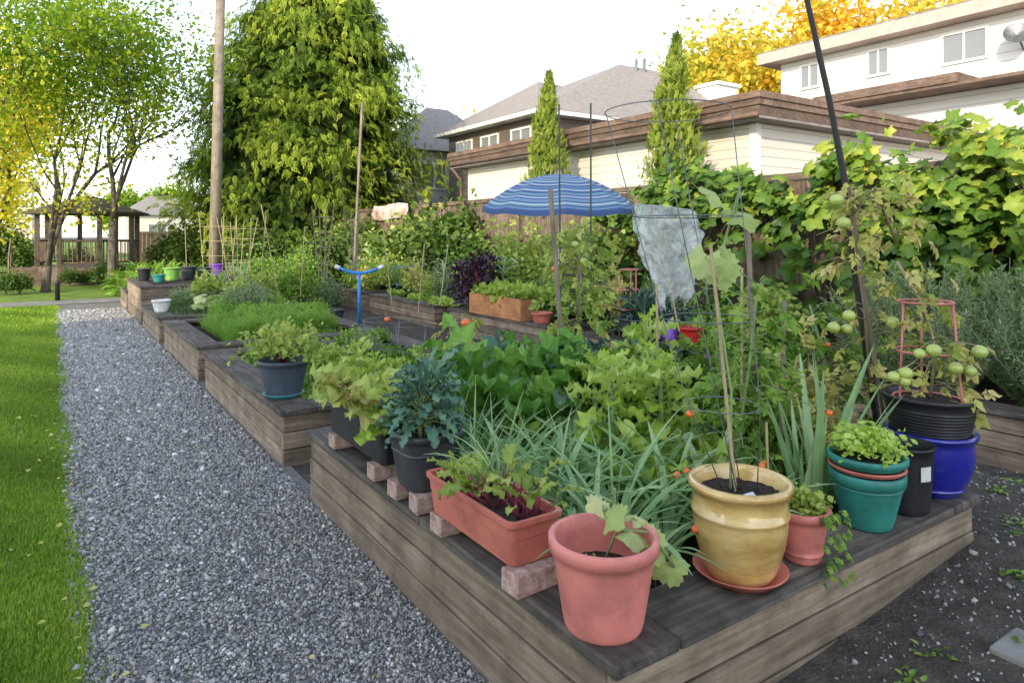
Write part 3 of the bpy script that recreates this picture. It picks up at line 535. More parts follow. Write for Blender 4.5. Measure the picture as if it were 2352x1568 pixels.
for dq,dp,s in ((0,0,1.05),(.05,.08,.9),(-.05,-.05,.85)): put('kale',(KP[0]+dq,KP[1]+dp,.74),s,'blue-green kale growing in the dark grey tub')
for i in range(6): put('redlett',(1.48,3.3+i*.13,.72),R.uniform(1.1,1.3),'frilly red-edged lettuce in the black window box')
put('lettuce',(1.42,3.22,.72),.8,'pale lettuce leaning out of the black window box',tilt=(-.5,-.3)); put('bolt',(1.5,3.6,.7),.6); put('bolt',(1.5,3.85,.7),.65)
for q,p,k,s in ((1.42,2.05,'mustard',1.0),(1.40,2.2,'mustard',1.3),(1.42,2.38,'lettuce',.42),(1.45,2.52,'lettuce',.55),(1.46,2.12,'mustard',1.2),(1.38,2.3,'mustard',1.0),(1.48,2.28,'onion',.6),(1.47,2.03,'mustard',1.1),(1.38,2.45,'mustard',.9),(1.44,2.35,'onion',.55)): put(k,(q,p,.665),s)
put('parsley',TE+(.735,),1.1,'bright green parsley spilling from the teal pot'); put('mint',(1.52,5.52,.66),1.45,'straggly pale mint in the blue-grey pot')
put('celery',(2.41,1.57,.6),.4,'small leafy plant in the faded pink pot')
m=MB()
for q,p,z in ((1.9,1.85,.52),(2.45,1.95,.6),(2.62,1.9,.58),(1.82,1.95,.55),(3.0,2.0,.7),(2.7,1.95,.66)):
    m.lathe([(.001,.008),(.01,.01),(.02,.004),(.014,0),(.001,-.004)],(q,p,z),10,t=R.random()); m.tube([(q,p,.36),(q,p,z)],.002,4,t=0)
solo('marigold_flowers',m,['flower'],(2.2,1.9,.4),'small orange marigold flowers among the leaves','flowers')
def lobed(mb,p,A,Z,s,t=.5,tpl=None):
    V,Fc,T=stamp(tpl or GRAPE,np.array([p]),frames(np.array([A],dtype=float),np.array([Z],dtype=float)),np.array([s]),np.array([t])); V=V+NR.normal(0,s*.012,V.shape); mb.add(V,[tuple(f) for f in Fc],t)
def squash(label,stempts,leaves,mat='squash'):
    o=thing('squash_plant',label,'squash plant',stempts[0]); m=MB().tube(stempts,.005,6); 
    l=MB()
    for p,A,Z,s in leaves:
        lobed(l,p,A,Z,s,R.uniform(.2,.9),SQ); b=min(stempts,key=lambda k:(Vector(k)-Vector(p)).length); m.tube([b,p],.0025,5)
    part(o,'stem',m,['stem'],smooth=True); part(o,'leaves',l,[mat],smooth=True)
squash('pale squash seedling drooping over the pink pot',[(1.50,1.70,.61),(1.53,1.66,.74),(1.62,1.6,.73),(1.68,1.55,.62)],
 [((1.5,1.68,.78),(.3,-.3,.3),(-.1,-.3,.9),.11),((1.55,1.63,.74),(.5,-.5,-.3),(.2,-.2,.9),.12),((1.62,1.6,.70),(.5,-.4,-.9),(-.2,-.9,.3),.13),((1.52,1.72,.8),(-.2,.6,.3),(-.1,-.2,.9),.09),((1.67,1.57,.62),(.3,-.2,-1),(-.6,-.7,-.1),.12),((1.6,1.66,.76),(.8,.2,-.1),(.2,-.1,.9),.09)])
put('mint',(1.44,1.7,.58),.35,'dried stalks at the base of the squash')
m=MB()
for k in range(60):
    s=R.random(); x=2.42+R.uniform(-.07,.1); lobed(m,(x+.03*s,1.57-.115-R.random()*.02,Z1+.2-s*s*.28),(R.uniform(-1,1),-.6,-.6),(0,-1,.3),.025,R.random())
solo('trailing_plant',m,['herb'],(2.41,1.57,.6),'small-leaved trailing plant hanging over the pink pot','plant')
def cage(label,c,tilt,rings,r_leg,mat,wr=.0022,legs=3,z0=0):
    o=thing('plant_cage',label,'plant cage',c); C=lambda h:Vector(c)+Vector((tilt[0]*h,tilt[1]*h,h))
    for h,r in rings: part(o,'ring',MB().tube([C(h)+Vector((r*cos(a),r*sin(a),0)) for a in np.linspace(0,2*pi,33)[:-1]],wr,5,closed=True),[mat],smooth=True)
    for i in range(legs):
        a=2*pi*i/legs+.6; pts=[C(z0)+Vector((r_leg*cos(a),r_leg*sin(a),0))]+[C(h)+Vector((r*cos(a),r*sin(a),0)) for h,r in rings]
        part(o,'leg',MB().tube(pts,wr,5),[mat],smooth=True)
    return o
cage('tall conical galvanised wire cage in the yellow pot',(2.10,1.62,.75),(-.11,.15),[(.32,.13),(.64,.165),(1.02,.2),(1.42,.235)],.06,'wire',legs=4)
a_=at_d(1632,560,2.55); solo('bamboo_cane',MB().tube([(2.08,1.62,.74),tuple((Vector((2.08,1.62,.74))+a_)/2),tuple(a_)],.006,7),['bamboo'],(2.08,1.62,.74),'thin bamboo cane standing in the yellow pot','cane')
solo('plant_tag',MB().add([(2.02,1.52,.765),(2.06,1.51,.77),(2.075,1.545,.785),(2.035,1.555,.78)],[(0,1,2,3)]),['whitep'],(2.04,1.53,.77),'small blank white plant tag lying in soil','plant tag')
b0=Vector((2.06,1.63,.77)); b3=at_d(1700,430,2.75); b1=at_d(1680,900,2.6); b2=at_d(1640,640,2.65)
def ld(u,v,D): return tuple(at_d(u,v,D))
squash('pale squash vine climbing the bamboo cane',[tuple(b0),tuple(b1),tuple(b2),tuple(b3)],
 [(ld(1650,450,2.7),(-.5,.1,.2),(-.2,-.5,.8),.13),(ld(1690,490,2.7),(.6,-.3,-.1),(.1,-.5,.8),.16),(ld(1665,590,2.6),(.5,-.3,-.6),(-.2,-.9,.4),.14),(ld(1620,590,2.6),(-.3,.2,-.9),(-.7,-.6,.1),.13),(ld(1660,620,2.65),(.1,-.1,-1),(-.5,-.8,.0),.12)])
def stake(pts,r,mat,label,name='garden_stake',n=6,cat='stake'):
    solo(name,MB().tube(pts,r,n),[mat],pts[0],label,cat)
stake([ld(2020,1000,3.75),ld(1960,600,3.75),ld(1945,440,3.75),ld(1905,230,3.75),ld(1840,-60,3.75)],[.02,.018,.018,.016,.014],'blackpole','tall black leaning pole tied to tomatoes',n=10)
stake([ld(2030,960,3.6),ld(1950,430,3.6)],.011,'stake','brown wooden stake leaning with tomatoes',n=4)
stake([ld(1300,920,5.0),ld(1264,435,5.0)],.022,'stake','square weathered wooden stake',n=4)
stake([ld(1735,1020,3.9),ld(1718,520,3.9)],.018,'stake','pale wooden garden stake',n=4); stake([ld(1790,1100,3.35),ld(1802,690,3.35)],.014,'stake','brown wooden garden stake',n=4)
stake([ld(1703,1050,3.5),ld(1704,615,3.5)],.007,'bamboo','bamboo cane among tomato plants','bamboo_cane',cat='cane'); stake([ld(1513,980,4.2),ld(1508,650,4.2)],.008,'bamboo','bamboo cane among the lettuces','bamboo_cane',cat='cane')
stake([ld(1357,700,6.6),ld(1357,237,6.6)],.009,'dgrey','tall dark green plant rod','plant_rod'); stake([ld(1287,700,6.8),ld(1284,240,6.8)],.009,'dgrey','tall dark green plant rod','plant_rod')
stake([ld(812,640,15),ld(832,235,15)],.03,'pole','tall thin brown pole by the beds',cat='pole')
stake([ld(1765,1110,3.0),ld(1760,970,3.0)],.006,'bamboo','short cane in the bed','bamboo_cane',cat='cane'); stake([ld(1330,720,6.3),ld(1335,560,6.3)],.012,'stake','short wooden stake behind beds')
for u0,v0,u1,v1,D in ((900,700,880,520,11),(960,720,975,560,10),(640,680,600,470,13),(690,680,700,520,13),(1010,700,1030,560,9.5),(430,660,425,520,16)): stake([ld(u0,v0,D),ld(u1,v1,D)],.008,'bamboo','bamboo cane standing in the vegetable beds','bamboo_cane',cat='cane')
def fruit(parent,c,r,mat):
    prof=[(max(.0005,r*sin(pi*i/8)),-r*.88*cos(pi*i/8)) for i in range(9)]
    part(parent,'tomato',MB().lathe(prof,tuple(c),12),[mat],smooth=True)
def vinetom(label,pts,spread,n,mat,fruits,tsz=.13,stem='stemdry'):
    o=thing('tomato_plant',label,'tomato plant',pts[0]); m=MB().tube(pts,[.008]*len(pts),6)
    P=[];A=[];pts=[Vector(p) for p in pts]
    for i in range(n):
        k=R.random()*(len(pts)-1); j=int(k); b=pts[j].lerp(pts[j+1],k-j); a=R.random()*6.3; d=Vector((cos(a),sin(a),R.uniform(-.5,.5)))*spread*R.uniform(.2,1)
        if i%3==0: m.tube([b,b+d*.5+Vector((0,0,.02)),b+d],[.004,.003,.002],4)
        P.append(b+d*R.uniform(.5,1)); A.append(Vector((cos(a),sin(a),R.uniform(-1.3,.2))))
    V,Fc,T=stamp(TOM,np.array(P),frames(np.array(A),rdir(n,.2,1)),tsz*NR.uniform(.6,1.3,n),NR.random(n))
    V=V+NR.normal(0,.004,V.shape)
    for c,r,mt in fruits:
        b=min([pts[j].lerp(pts[j+1],k/6) for j in range(len(pts)-1) for k in range(7)],key=lambda x:(x-Vector(c)).length); m.tube([b,(b+Vector(c))/2+Vector((0,0,.04)),Vector(c)+Vector((0,0,r*.8))],.003,4)
    part(o,'stem',m,[stem],smooth=True); obj('foliage',npmesh('foliage',V,Fc,T,[mat],off=tuple(o.location)),o)
    for c,r,mt in fruits: fruit(o,c,r,mt)
    return o
vinetom('withered tomato vine tied to the black pole',[ld(2000,900,3.7),ld(1985,700,3.65),ld(1955,500,3.65),ld(2010,430,3.6),ld(2060,560,3.6)],.24,110,'autumn',
 [(ld(1922,460,3.5),.035,'tomgreen'),(ld(1938,512,3.5),.035,'tomgreen'),(ld(1950,725,3.5),.033,'tomgreen'),(ld(1915,752,3.5),.033,'tomgreen'),(ld(1945,755,3.5),.028,'tomgreen'),(ld(2050,740,3.5),.033,'tomgreen')],.1)
vinetom('half-dry tomato plant with green fruit in the black tub',[(RP[0],RP[1],RP[2]+.2),ld(2150,800,3.3),ld(2120,700,3.4),ld(2060,600,3.4)],.24,60,'autumn',
 [(ld(u,v,3.15),r,'tomgreen') for u,v,r in ((2145,805,.035),(2112,812,.027),(2080,857,.033),(2052,865,.029),(2076,875,.03),(2195,845,.032),(2228,852,.03),(2250,808,.035))],.1)
cage('salmon pink tomato cage standing in the black tub',(RP[0]-.02,RP[1],RP[2]+.17),(.0,.02),[(.05,.15),(.28,.135),(.52,.12)],.15,'pinkwire',wr=.006,legs=3)
vinetom('yellow-green tomato plant on a wooden stake',[ld(1330,760,5.3),ld(1325,640,5.3),ld(1340,520,5.3)],.3,130,'herb2',[(ld(1275,618,5.1),.03,'tomred'),(ld(1320,562,5.1),.03,'tomgreen'),(ld(1340,600,5.1),.03,'tomgreen')],.12)
vinetom('green tomato plant climbing the tall wire cage',[ld(1690,1050,3.2),ld(1720,850,3.3),ld(1740,650,3.3)],.28,90,'herb',[(ld(1584,950,3.0),.018,'tomred'),(ld(1555,1090,2.8),.016,'tomred'),(ld(1578,1082,2.8),.016,'tomred'),(ld(1750,1069,2.9),.016,'tomred'),(ld(1905,948,3.1),.016,'tomred'),(ld(1598,1215,2.5),.016,'tomred')],.1,stem='stem')
vinetom('sprawling green tomato with unripe fruit by alley',[ld(1900,1000,3.9),ld(1900,850,4.0),ld(1860,700,4.1)],.36,120,'herb',[(ld(1900,792,3.8),.018,'tomred'),(ld(1690,905,3.8),.018,'tomred')],.11,stem='stem')
vinetom('drying tomato plant near the lettuce bed',[ld(1060,830,6.8),ld(1062,720,6.8)],.22,30,'autumn',[(ld(1070,742,6.6),.05,'tomred'),(ld(890,733,7.5),.035,'tomred')])
cage('wire plant cage in the second bed',tuple(at_z(955,850,.36)),(0,0),[(.2,.16),(.45,.2)],.1,'wire',wr=.003); cage('wire plant cage in the second bed',tuple(at_z(890,870,.36)),(0,0),[(.3,.18),(.55,.22)],.1,'wire',wr=.003)
cage('salmon pink plant cage beside the umbrella',(6.0,6.3,.42),(0,0),[(.35,.12),(.6,.12),(.85,.12)],.12,'pinkwire',wr=.008); cage('black ringed plant support',ld(1320,740,6.5),(0,0),[(.15,.08),(.3,.1),(.45,.12)],.08,'black',wr=.006)
cage('blue wire plant cage by the fence',(6.6,13.9,.30),(0,0),[(.3,.3),(.7,.35)],.25,'bluep',wr=.005)
def ground_cover(q0,q1,p0,p1,z,n,h,mat,label,wd=.012,name='ground_cover'):
    q=NR.uniform(q0,q1,n);p=NR.uniform(p0,p1,n); hh=NR.uniform(.4,1.25,n)*h*(1+.35*np.sin(q*4+p*2)+.3*np.sin(p*5-q*3)+.2*np.sin(q*11+p*7))
    blades(name,q,p,np.full(n,z),hh,np.full(n,wd),mat,label,lean=.6)
ground_cover(1.68,3.4,5.35,7.9,.34,9000,.06,'herb','low leafy seedlings covering the second bed',.02)
ground_cover(1.8,3.2,8.95,10.9,.34,13000,.24,'sprout','dense bright green sprouts filling the bed',.006,'sprouts')
for i in range(28): put('dill',(R.uniform(1.85,3.3),R.uniform(8.95,11),.34),R.uniform(.6,.95))
ground_cover(1.65,3.4,12.2,14,.34,6000,.12,'greyherb','low grey-green herbs in the bed',.02)
for i in range(20): put(R.choice(['bean','herb','greybush','celery','greybush','dill']),(R.uniform(1.8,3.4),R.uniform(12.3,14),.36),R.uniform(.5,.95))
for i in range(3): put('corn',(R.uniform(2.0,3.0),R.uniform(13.0,14),.36),R.uniform(.7,.95))
for i in range(5):
    b=Vector((R.uniform(1.7,2.3),R.uniform(12.2,13.2),.36)); squash('pale yellow-green squash plant in the bed',[tuple(b),tuple(b+Vector((0,0,.25)))],[(tuple(b+Vector((R.uniform(-.25,.25),R.uniform(-.25,.25),R.uniform(.1,.35)))),(R.uniform(-1,1),R.uniform(-1,1),-.2),(-.2,-.3,.9),.22) for k in range(6)])
for i in range(30): put(R.choice(['herb','celery','mint','celery','lettuce','lettuce','dill','greybush','redlett']),(R.uniform(2.1,3.5),R.uniform(5.4,8),.34),R.uniform(.5,.9))
for i in range(8): put(R.choice(['greybush','herb','dill']),(R.uniform(1.9,3.5),R.uniform(11.0,11.3),.36),.9)
for i in range(6): put('herb',(R.uniform(1.6,3.4),R.uniform(18,19.4),.36),R.uniform(.8,1.3))
for i in range(74):
    p=R.uniform(4.5,17.5); k=R.choice(['bean','herb','herb','celery','greybush','kale','curly','tomato_bush','roseg','tomato_dry','corn','dill','lettuce','chard','greybush','rose']); q=R.uniform(6.05,7.6)
    s=R.uniform(.7,1.05) if q<6.7 else R.uniform(.9,1.35); put(k,(q,p,.34),s if k not in('roseg','rose') else s*.65)
for i in range(6): put('lettuce',(R.uniform(5.95,6.3),R.uniform(11,14),.34),1.1)
for q,p,s in ((6.0,10.0,1.35),(6.4,10.4,1.45),(6.0,10.4,1.25)): put('purple_kale',(q,p,.36),s)
for q,p in ((5.95,6.0),(6.2,5.9),(6.3,6.3),(6.0,6.2)): put('dino',(q,p,.55 if q==5.95 else .38),1.1); put('kale',(q+.25,p+.2,.38),1.5)
for i in range(28): put(R.choice(['rose','rose','roseg','darkshrub']) if i>4 else 'rose',(8.05+R.uniform(-.2,.15),9.2+i*.55,.0),R.uniform(.9,1.7)*(1 if i%4 else 1.15)*.9)
for i in range(12): put(R.choice(['bean','roseg']),(R.uniform(4.1,5.4),R.uniform(14,20),.0),R.uniform(.7,1.1))
for i in range(9): put('greybush',(R.uniform(3.9,5.4),R.uniform(14.5,21),.0),R.uniform(1.0,1.6))
for q,p,s in ((6.3,2.2,1.0),(6.6,2.9,1.1),(6.2,3.1,.9),(6.9,2.3,1.2),(6.4,1.6,1.0),(7.0,3.2,1.2),(6.1,2.6,.85),(6.8,1.4,1.2),(7.3,2.7,1.2),(6.2,1.1,.9),(6.3,3.4,1.0),(6.65,3.4,1.1),(7.2,2.0,1.2),(6.05,1.9,.8)): put('rosemary',(q,p,.36),s)
n=2600; cx=NR.uniform(1.6,6,70); cy=NR.uniform(.2,1.4,70); cx=np.concatenate([cx,NR.uniform(3.8,5.7,70)]); cy=np.concatenate([cy,NR.uniform(.8,5,70)]); j=NR.integers(0,140,n); q=cx[j]+NR.normal(0,.035,n); p=cy[j]+NR.normal(0,.035,n)
A=rdir(n,0,.6); V,Fc,T=stamp(DIA,np.stack([q,p,gh(q,p)+.008],-1),frames(A,np.tile([0,0,1.],(n,1))+.01),np.tile([.03,.02,.02],(n,1))*NR.uniform(.5,1.3,(n,1)),NR.random(n))
obj('weeds',npmesh('weeds',V,Fc,T,['herb']),kind='stuff',label='tiny green weeds sprouting on the earth')
# ---------- umbrella
uc=at_d(1285,400,9.2); o=thing('garden_umbrella','blue striped open garden umbrella above the bed','umbrella',(uc.x,uc.y,.4))
m=MB(); K=48;sub=6;vs=[];RM=1.03
tl=Vector((-S_,-C_,0))*.07
for i in range(K+1):
    s=i/K
    for j in range(8*sub):
        a=2*pi*j/(8*sub)+.2; f=(j%sub)/sub; r=RM*s*(1-(1-cos(pi/8))*.8*sin(pi*f))
        z=uc.z-.44*s**2.0-.03*s*sin(pi*f); x,y=r*cos(a),r*sin(a); z+=(x*tl.x+y*tl.y)*-1.0
        vs.append((uc.x+x,uc.y+y,z))
n=8*sub; m.v+=vs
for i in range(K):
    for j in range(n): m.f.append((i*n+j,i*n+(j+1)%n,(i+1)*n+(j+1)%n,(i+1)*n+j)); m.t.append(((i*1.0/K*1.6)%1)+.01); m.m.append(0)
e=len(m.v); last=vs[K*n:]; m.v+=[(x,y,z-.06) for k,(x,y,z) in enumerate(last)]
for j in range(n): m.f.append((K*n+j,K*n+(j+1)%n,e+(j+1)%n,e+j)); m.t.append(.8); m.m.append(0)
part(o,'canopy',m,['umb'],smooth=False); part(o,'pole',MB().tube([(uc.x,uc.y,.4),(uc.x,uc.y,uc.z+.05)],.018,10),['trim'],smooth=True)
m=MB()
for k in range(8):
    a=2*pi*k/8+.2; m.tube([(uc.x,uc.y,uc.z-.02),(uc.x+.5*RM*cos(a),uc.y+.5*RM*sin(a),uc.z-.13-.5*(cos(a)*tl.x+sin(a)*tl.y)),(uc.x+RM*cos(a),uc.y+RM*sin(a),uc.z-.46-RM*(cos(a)*tl.x+sin(a)*tl.y))],.005,4)
part(o,'ribs',m,['trim'])
# plastic film draped square over crossed canes
bc=at_d(1540,600,6.6); m=MB(); K=54;n=96;vs=[]; rr0=[R.uniform(0,6) for _ in range(12)]; hem=[R.uniform(-1,1) for _ in range(24)]
for i in range(K+1):
    s=i/K; cx=-.05*(1-s)+.06*s; r=.27*(1-.55*max(0,s-.45)/.55)*(1-.05*s)
    for j in range(n):
        a=2*pi*j/n; ca,sa=cos(a),sin(a); d_=(abs(ca)**4+abs(sa)**4)**.25; ca/=d_; sa/=d_
        h_=hem[int(a/(2*pi)*24)%24]*(1-(a/(2*pi)*24)%1)+hem[(int(a/(2*pi)*24)+1)%24]*((a/(2*pi)*24)%1)
        z=1.90-.85*s+.13*h_*s**2+.05*(1-s)*sin(a*2+.5)+.05*(1-s)*max(0,-ca)
        cr=.13*s**.5*sin(a*6+s*3+rr0[0])+.08*sin(a*9-s*8+rr0[1])+.06*sin(a*4+s*19+rr0[2])+.055*sin(a*13+s*17+rr0[3])+.035*sin(a*21-s*31+rr0[4])
        rr=r*(1+cr)
        vs.append((bc.x+C_*(cx+rr*ca)+S_*rr*sa*.6,bc.y-S_*(cx+rr*ca)+C_*rr*sa*.6,z))
m.add(vs,[(i*n+j,i*n+(j+1)%n,(i+1)*n+(j+1)%n,(i+1)*n+j) for i in range(K) for j in range(n)])
o0=len(m.v); m.v.append((bc.x-.03,bc.y,1.98)); 
for j in range(n): m.f.append((j,(j+1)%n,o0)); m.t.append(.5); m.m.append(0)
solo('plastic_sheet',m,['bag'],tuple(bc),'crumpled translucent plastic film draped over a plant','plastic sheet',smooth=True)
stake([ld(1560,760,6.6),ld(1500,470,6.6)],.01,'bamboo','bamboo cane holding up the plastic film','bamboo_cane',cat='cane')
wc=(5.9,5.5,.42); o=thing('watering_can','purple plastic watering can on the bed edge','watering can',wc)
part(o,'can_body',MB().lathe([(.001,0),(.1,0),(.11,.12),(.08,.2),(.05,.22)],wc,20),['purple'],smooth=True); part(o,'handle',MB().tube([(wc[0]+.08*cos(a)-.0,wc[1],wc[2]+.2+.12*sin(a)) for a in np.linspace(0,pi,9)],.012,6),['purple'],smooth=True); part(o,'spout',MB().tube([(wc[0]-.1,wc[1],wc[2]+.06),(wc[0]-.25,wc[1],wc[2]+.25)],[.02,.012],8),['purple'],smooth=True)
bp_=at_d(825,745,9.6); o=thing('sprinkler_stand','bright blue metal stand with curved handlebar top','garden tool',tuple(bp_)); zt=bp_.z+.72; ax=Vector((C_,-S_,0))
part(o,'post',MB().tube([tuple(bp_),(bp_.x,bp_.y,zt)],.022,10),['bluep'],smooth=True); part(o,'handlebar',MB().tube([Vector((bp_.x,bp_.y,zt))+ax*t*.27+Vector((0,0,.07*t*t)) for t in (-1,-.75,-.4,0,.4,.75,1)],.022,8),['bluep'],smooth=True)
for sg in(-1,1): part(o,'grip',MB().tube([Vector((bp_.x,bp_.y,zt+.07))+ax*sg*.27,Vector((bp_.x,bp_.y,zt+.1))+ax*sg*.34],.03,8),['whitep'],smooth=True)
def trellis(label,c,w0,w1,h,n=5,k=5,mat='bamboo',r=.007):
    c=Vector(c); o=thing('trellis',label,'trellis',tuple(c))
    for i in range(n):
        a=i/(n-1)-.5; part(o,'upright',MB().tube([c+ax*a*w0,c+ax*a*w1+Vector((0,0,h*R.uniform(.9,1)))],r,5),[mat])
    for j in range(1,k):
        f=j/k; wd=w0+(w1-w0)*f; part(o,'crossbar',MB().tube([c-ax*wd*.5+Vector((0,0,h*f)),c+ax*wd*.5+Vector((0,0,h*f))],r*.75,5),[mat])
trellis('fan-shaped bamboo trellis in the raised bed',at_d(500,655,13.5),.5,.75,1.45,4,5); trellis('wide bamboo trellis in the raised bed',at_d(560,670,13),.6,.85,1.5,4,5)
trellis('narrow wooden trellis standing by the bed',at_d(742,640,12),.12,.4,1.35,4,5,'stake',.01); trellis('narrow wooden trellis standing by the bed',at_d(815,640,12),.12,.4,1.3,4,5,'stake',.01)
trellis('small bamboo trellis among grey shrubs',at_d(545,660,15),.3,.9,1.6,4,3)
# ---------- fence
o=thing('wooden_fence','weathered brown board fence behind the beds','fence',(8.55,-2,0)); y=-2.
while y<24:
    m=MB(); zt=2.6 if y<20 else 2.3
    k=0
    while k<15: m.box((8.55,y+k*.16,.0),(8.575,y+k*.16+.15,zt-.14+R.uniform(-.01,.01)),t=R.random()); k+=1
    part(o,'board_panel',m,['fencez']); part(o,'top_rail',MB().box((8.5,y,zt-.13),(8.62,y+2.39,zt-.04),t=R.random()),['fencey'],bevel=.005); part(o,'post',MB().box((8.47,y-.05,0),(8.57,y+.05,zt+.02),t=R.random()),['fencez'],bevel=.005); y+=2.4
o=thing('wooden_fence','dark board fence at the far end','fence',(2.5,33,0)); m=MB()
for k in range(34): m.box((3.0+k*.16,33,0),(3.0+k*.16+.15,33.03,1.75),t=R.random()*.4)
part(o,'board_panel',m,['fencez']); part(o,'top_rail',MB().box((2.95,32.96,1.752),(8.5,33.06,1.85)),['fencex'])
m=MB(); ca=at_q(850,475,8.3); cb=at_q(930,475,8.3); vs=[]
for i in range(9):
    for j in range(15): vs.append((8.42-.05*sin(i/8*pi)+.03*sin(j*1.7+i),ca.y+(cb.y-ca.y)*j/14,2.62-i*.055-.03*sin(j*.5)))
m.add(vs,[(i*15+j,i*15+j+1,(i+1)*15+j+1,(i+1)*15+j) for i in range(8) for j in range(14)]); solo('draped_cloth',m,['cloth'],(8.36,cb.y,2.5),'cream and brown cloth draped over the fence','cloth',smooth=True)
# ---------- vine on fence
def vine():
    n=6800; p=NR.uniform(.2,9.4,n); top=2.5+.24*np.sin(p*1.9)+.17*np.sin(p*4.1+1)+.14*np.sin(p*9)+.3*(p<3.8)-.2*(p>7.8); top+=NR.exponential(.09,n); z=top-(top-.6)*NR.random(n)**1.1
    clump=.5+.5*np.sin(p*3.7+z*4)*np.sin(p*7.1-z*5+1)
    keep=~((p>4.5)&(z<2.0)&(NR.random(n)<.8))&~((clump<.42)&(NR.random(n)<.75)); p,top,z,clump=p[keep],top[keep],z[keep],clump[keep]; n=len(p)
    q=8.47-NR.random(n)*(.05+.5*clump+.4*np.clip((3.1-z)/2,0,1))
    P=np.stack([q,p,z],-1); A=np.stack([-NR.uniform(.1,1,n),NR.normal(0,.7,n),-NR.uniform(-.1,1.1,n)],-1); Z=np.stack([-NR.uniform(.1,1,n),NR.normal(0,.55,n),NR.uniform(.2,1.1,n)],-1)
    T=np.clip(.12+.22*sm(1.2,2.9,z)+.3*clump*(1-sm(3,8,p))+NR.normal(0,.2,n),0,1)  # sunlit look painted in: leaf tint rises upward and toward low p
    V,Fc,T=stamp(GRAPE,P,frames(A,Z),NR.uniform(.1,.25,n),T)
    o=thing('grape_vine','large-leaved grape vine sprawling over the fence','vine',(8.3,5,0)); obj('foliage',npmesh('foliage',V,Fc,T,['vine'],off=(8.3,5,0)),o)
    m=MB()
    for k in range(16):
        y=R.uniform(.5,9); m.tube([(8.42,y,0),(8.3,y+.2,1.2),(8.25,y+R.uniform(-.5,.5),2.2),(8.15,y+R.uniform(-1,1),2.6)],[.02,.014,.01,.005],5)
    part(o,'stem',m,['bark'],smooth=True)
vine()
# ---------- cypress
def cypress(q,p,h,r,label):
    n=5200; t=NR.random(n)**.8; a=NR.uniform(0,2*pi,n); prof=r*np.minimum(1,(1-t)*2.4)**.9*(.7+.3*np.minimum(1,t*5))*(1+.22*np.sin(t*19+a*2)*np.sin(a*3)+.1*np.sin(t*47+a)); rr=prof*NR.uniform(.5,1.12,n)
    P=np.stack([rr*np.cos(a)+.05*np.sin(t*7),rr*np.sin(a),.3+t*(h-.4)],-1); A=np.stack([np.cos(a)*.5,np.sin(a)*.5,np.ones(n)],-1)+NR.normal(0,.3,(n,3)); Z=np.stack([np.cos(a),np.sin(a),-.2*np.ones(n)],-1)+NR.normal(0,.8,(n,3))
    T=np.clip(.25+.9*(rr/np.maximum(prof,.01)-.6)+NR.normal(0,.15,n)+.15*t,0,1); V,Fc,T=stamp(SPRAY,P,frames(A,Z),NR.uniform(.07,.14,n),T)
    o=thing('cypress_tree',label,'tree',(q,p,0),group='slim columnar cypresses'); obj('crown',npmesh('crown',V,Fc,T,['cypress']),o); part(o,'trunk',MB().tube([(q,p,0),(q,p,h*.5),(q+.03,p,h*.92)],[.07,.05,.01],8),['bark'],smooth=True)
cypress(8.95,11.9,5.3,.42,'slim columnar cypress beside the garage wall'); cypress(8.95,8.25,5.2,.46,'slim bright green cypress beside the garage corner')
# ---------- big cedar
def cedar(q,p,H,RB):
    nb=620; tb=NR.random(nb)**.95; ab=NR.uniform(0,2*pi,nb)
    def prof(t): return RB*(1-t**2.5)**.7*(.86+.14*np.minimum(1,t*4))
    m=44; n=nb*m; t=np.repeat(tb,m); a=np.repeat(ab,m); s=NR.random(n)
    big=1+.12*np.sin(ab*3+tb*8)+.09*np.sin(ab*5-tb*13+2)
    rb=np.repeat(prof(tb)*big*NR.uniform(.84,1.1,nb),m)
    r=rb*(.68+.34*s); side=NR.normal(0,.38,n)*(1.1-.4*s); drop=-.75*s**2*NR.uniform(.2,1.3,n)+NR.normal(0,.2,n)
    sx,sy=C_*1.2,-S_*1.2
    P=np.stack([r*np.cos(a)-side*np.sin(a)+sx*t,r*np.sin(a)+side*np.cos(a)+sy*t,np.maximum(.35,.9+t*(H-1.0)+drop)],-1)
    A=np.stack([np.cos(a),np.sin(a),NR.uniform(-1.5,.1,n)],-1)+NR.normal(0,.45,(n,3)); Z=np.stack([np.cos(a)*.7,np.sin(a)*.7,np.ones(n)*.9],-1)+NR.normal(0,.5,(n,3))
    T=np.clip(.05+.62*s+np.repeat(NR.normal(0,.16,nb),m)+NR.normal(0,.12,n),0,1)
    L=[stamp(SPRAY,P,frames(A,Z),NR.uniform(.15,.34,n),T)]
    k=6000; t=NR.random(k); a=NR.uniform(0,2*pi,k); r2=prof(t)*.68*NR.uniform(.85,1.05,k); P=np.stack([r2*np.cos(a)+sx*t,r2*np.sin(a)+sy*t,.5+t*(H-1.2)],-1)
    A=rdir(k)-np.array([0,0,.7]); L.append(stamp(DIA,P,frames(A,np.stack([np.cos(a),np.sin(a),.3+0*a],-1)),np.tile([.8,.5,.4],(k,1)),NR.uniform(0,.1,k)))  # core leaves tinted near black, painting the shade inside the crown
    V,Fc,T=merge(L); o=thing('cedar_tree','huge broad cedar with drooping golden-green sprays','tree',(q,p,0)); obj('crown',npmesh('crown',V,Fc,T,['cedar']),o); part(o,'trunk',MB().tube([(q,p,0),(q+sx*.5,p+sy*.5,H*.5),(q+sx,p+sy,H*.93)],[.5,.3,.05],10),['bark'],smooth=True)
cp=at_d(675,540,27); cedar(cp.x,cp.y,12.9,4.7)
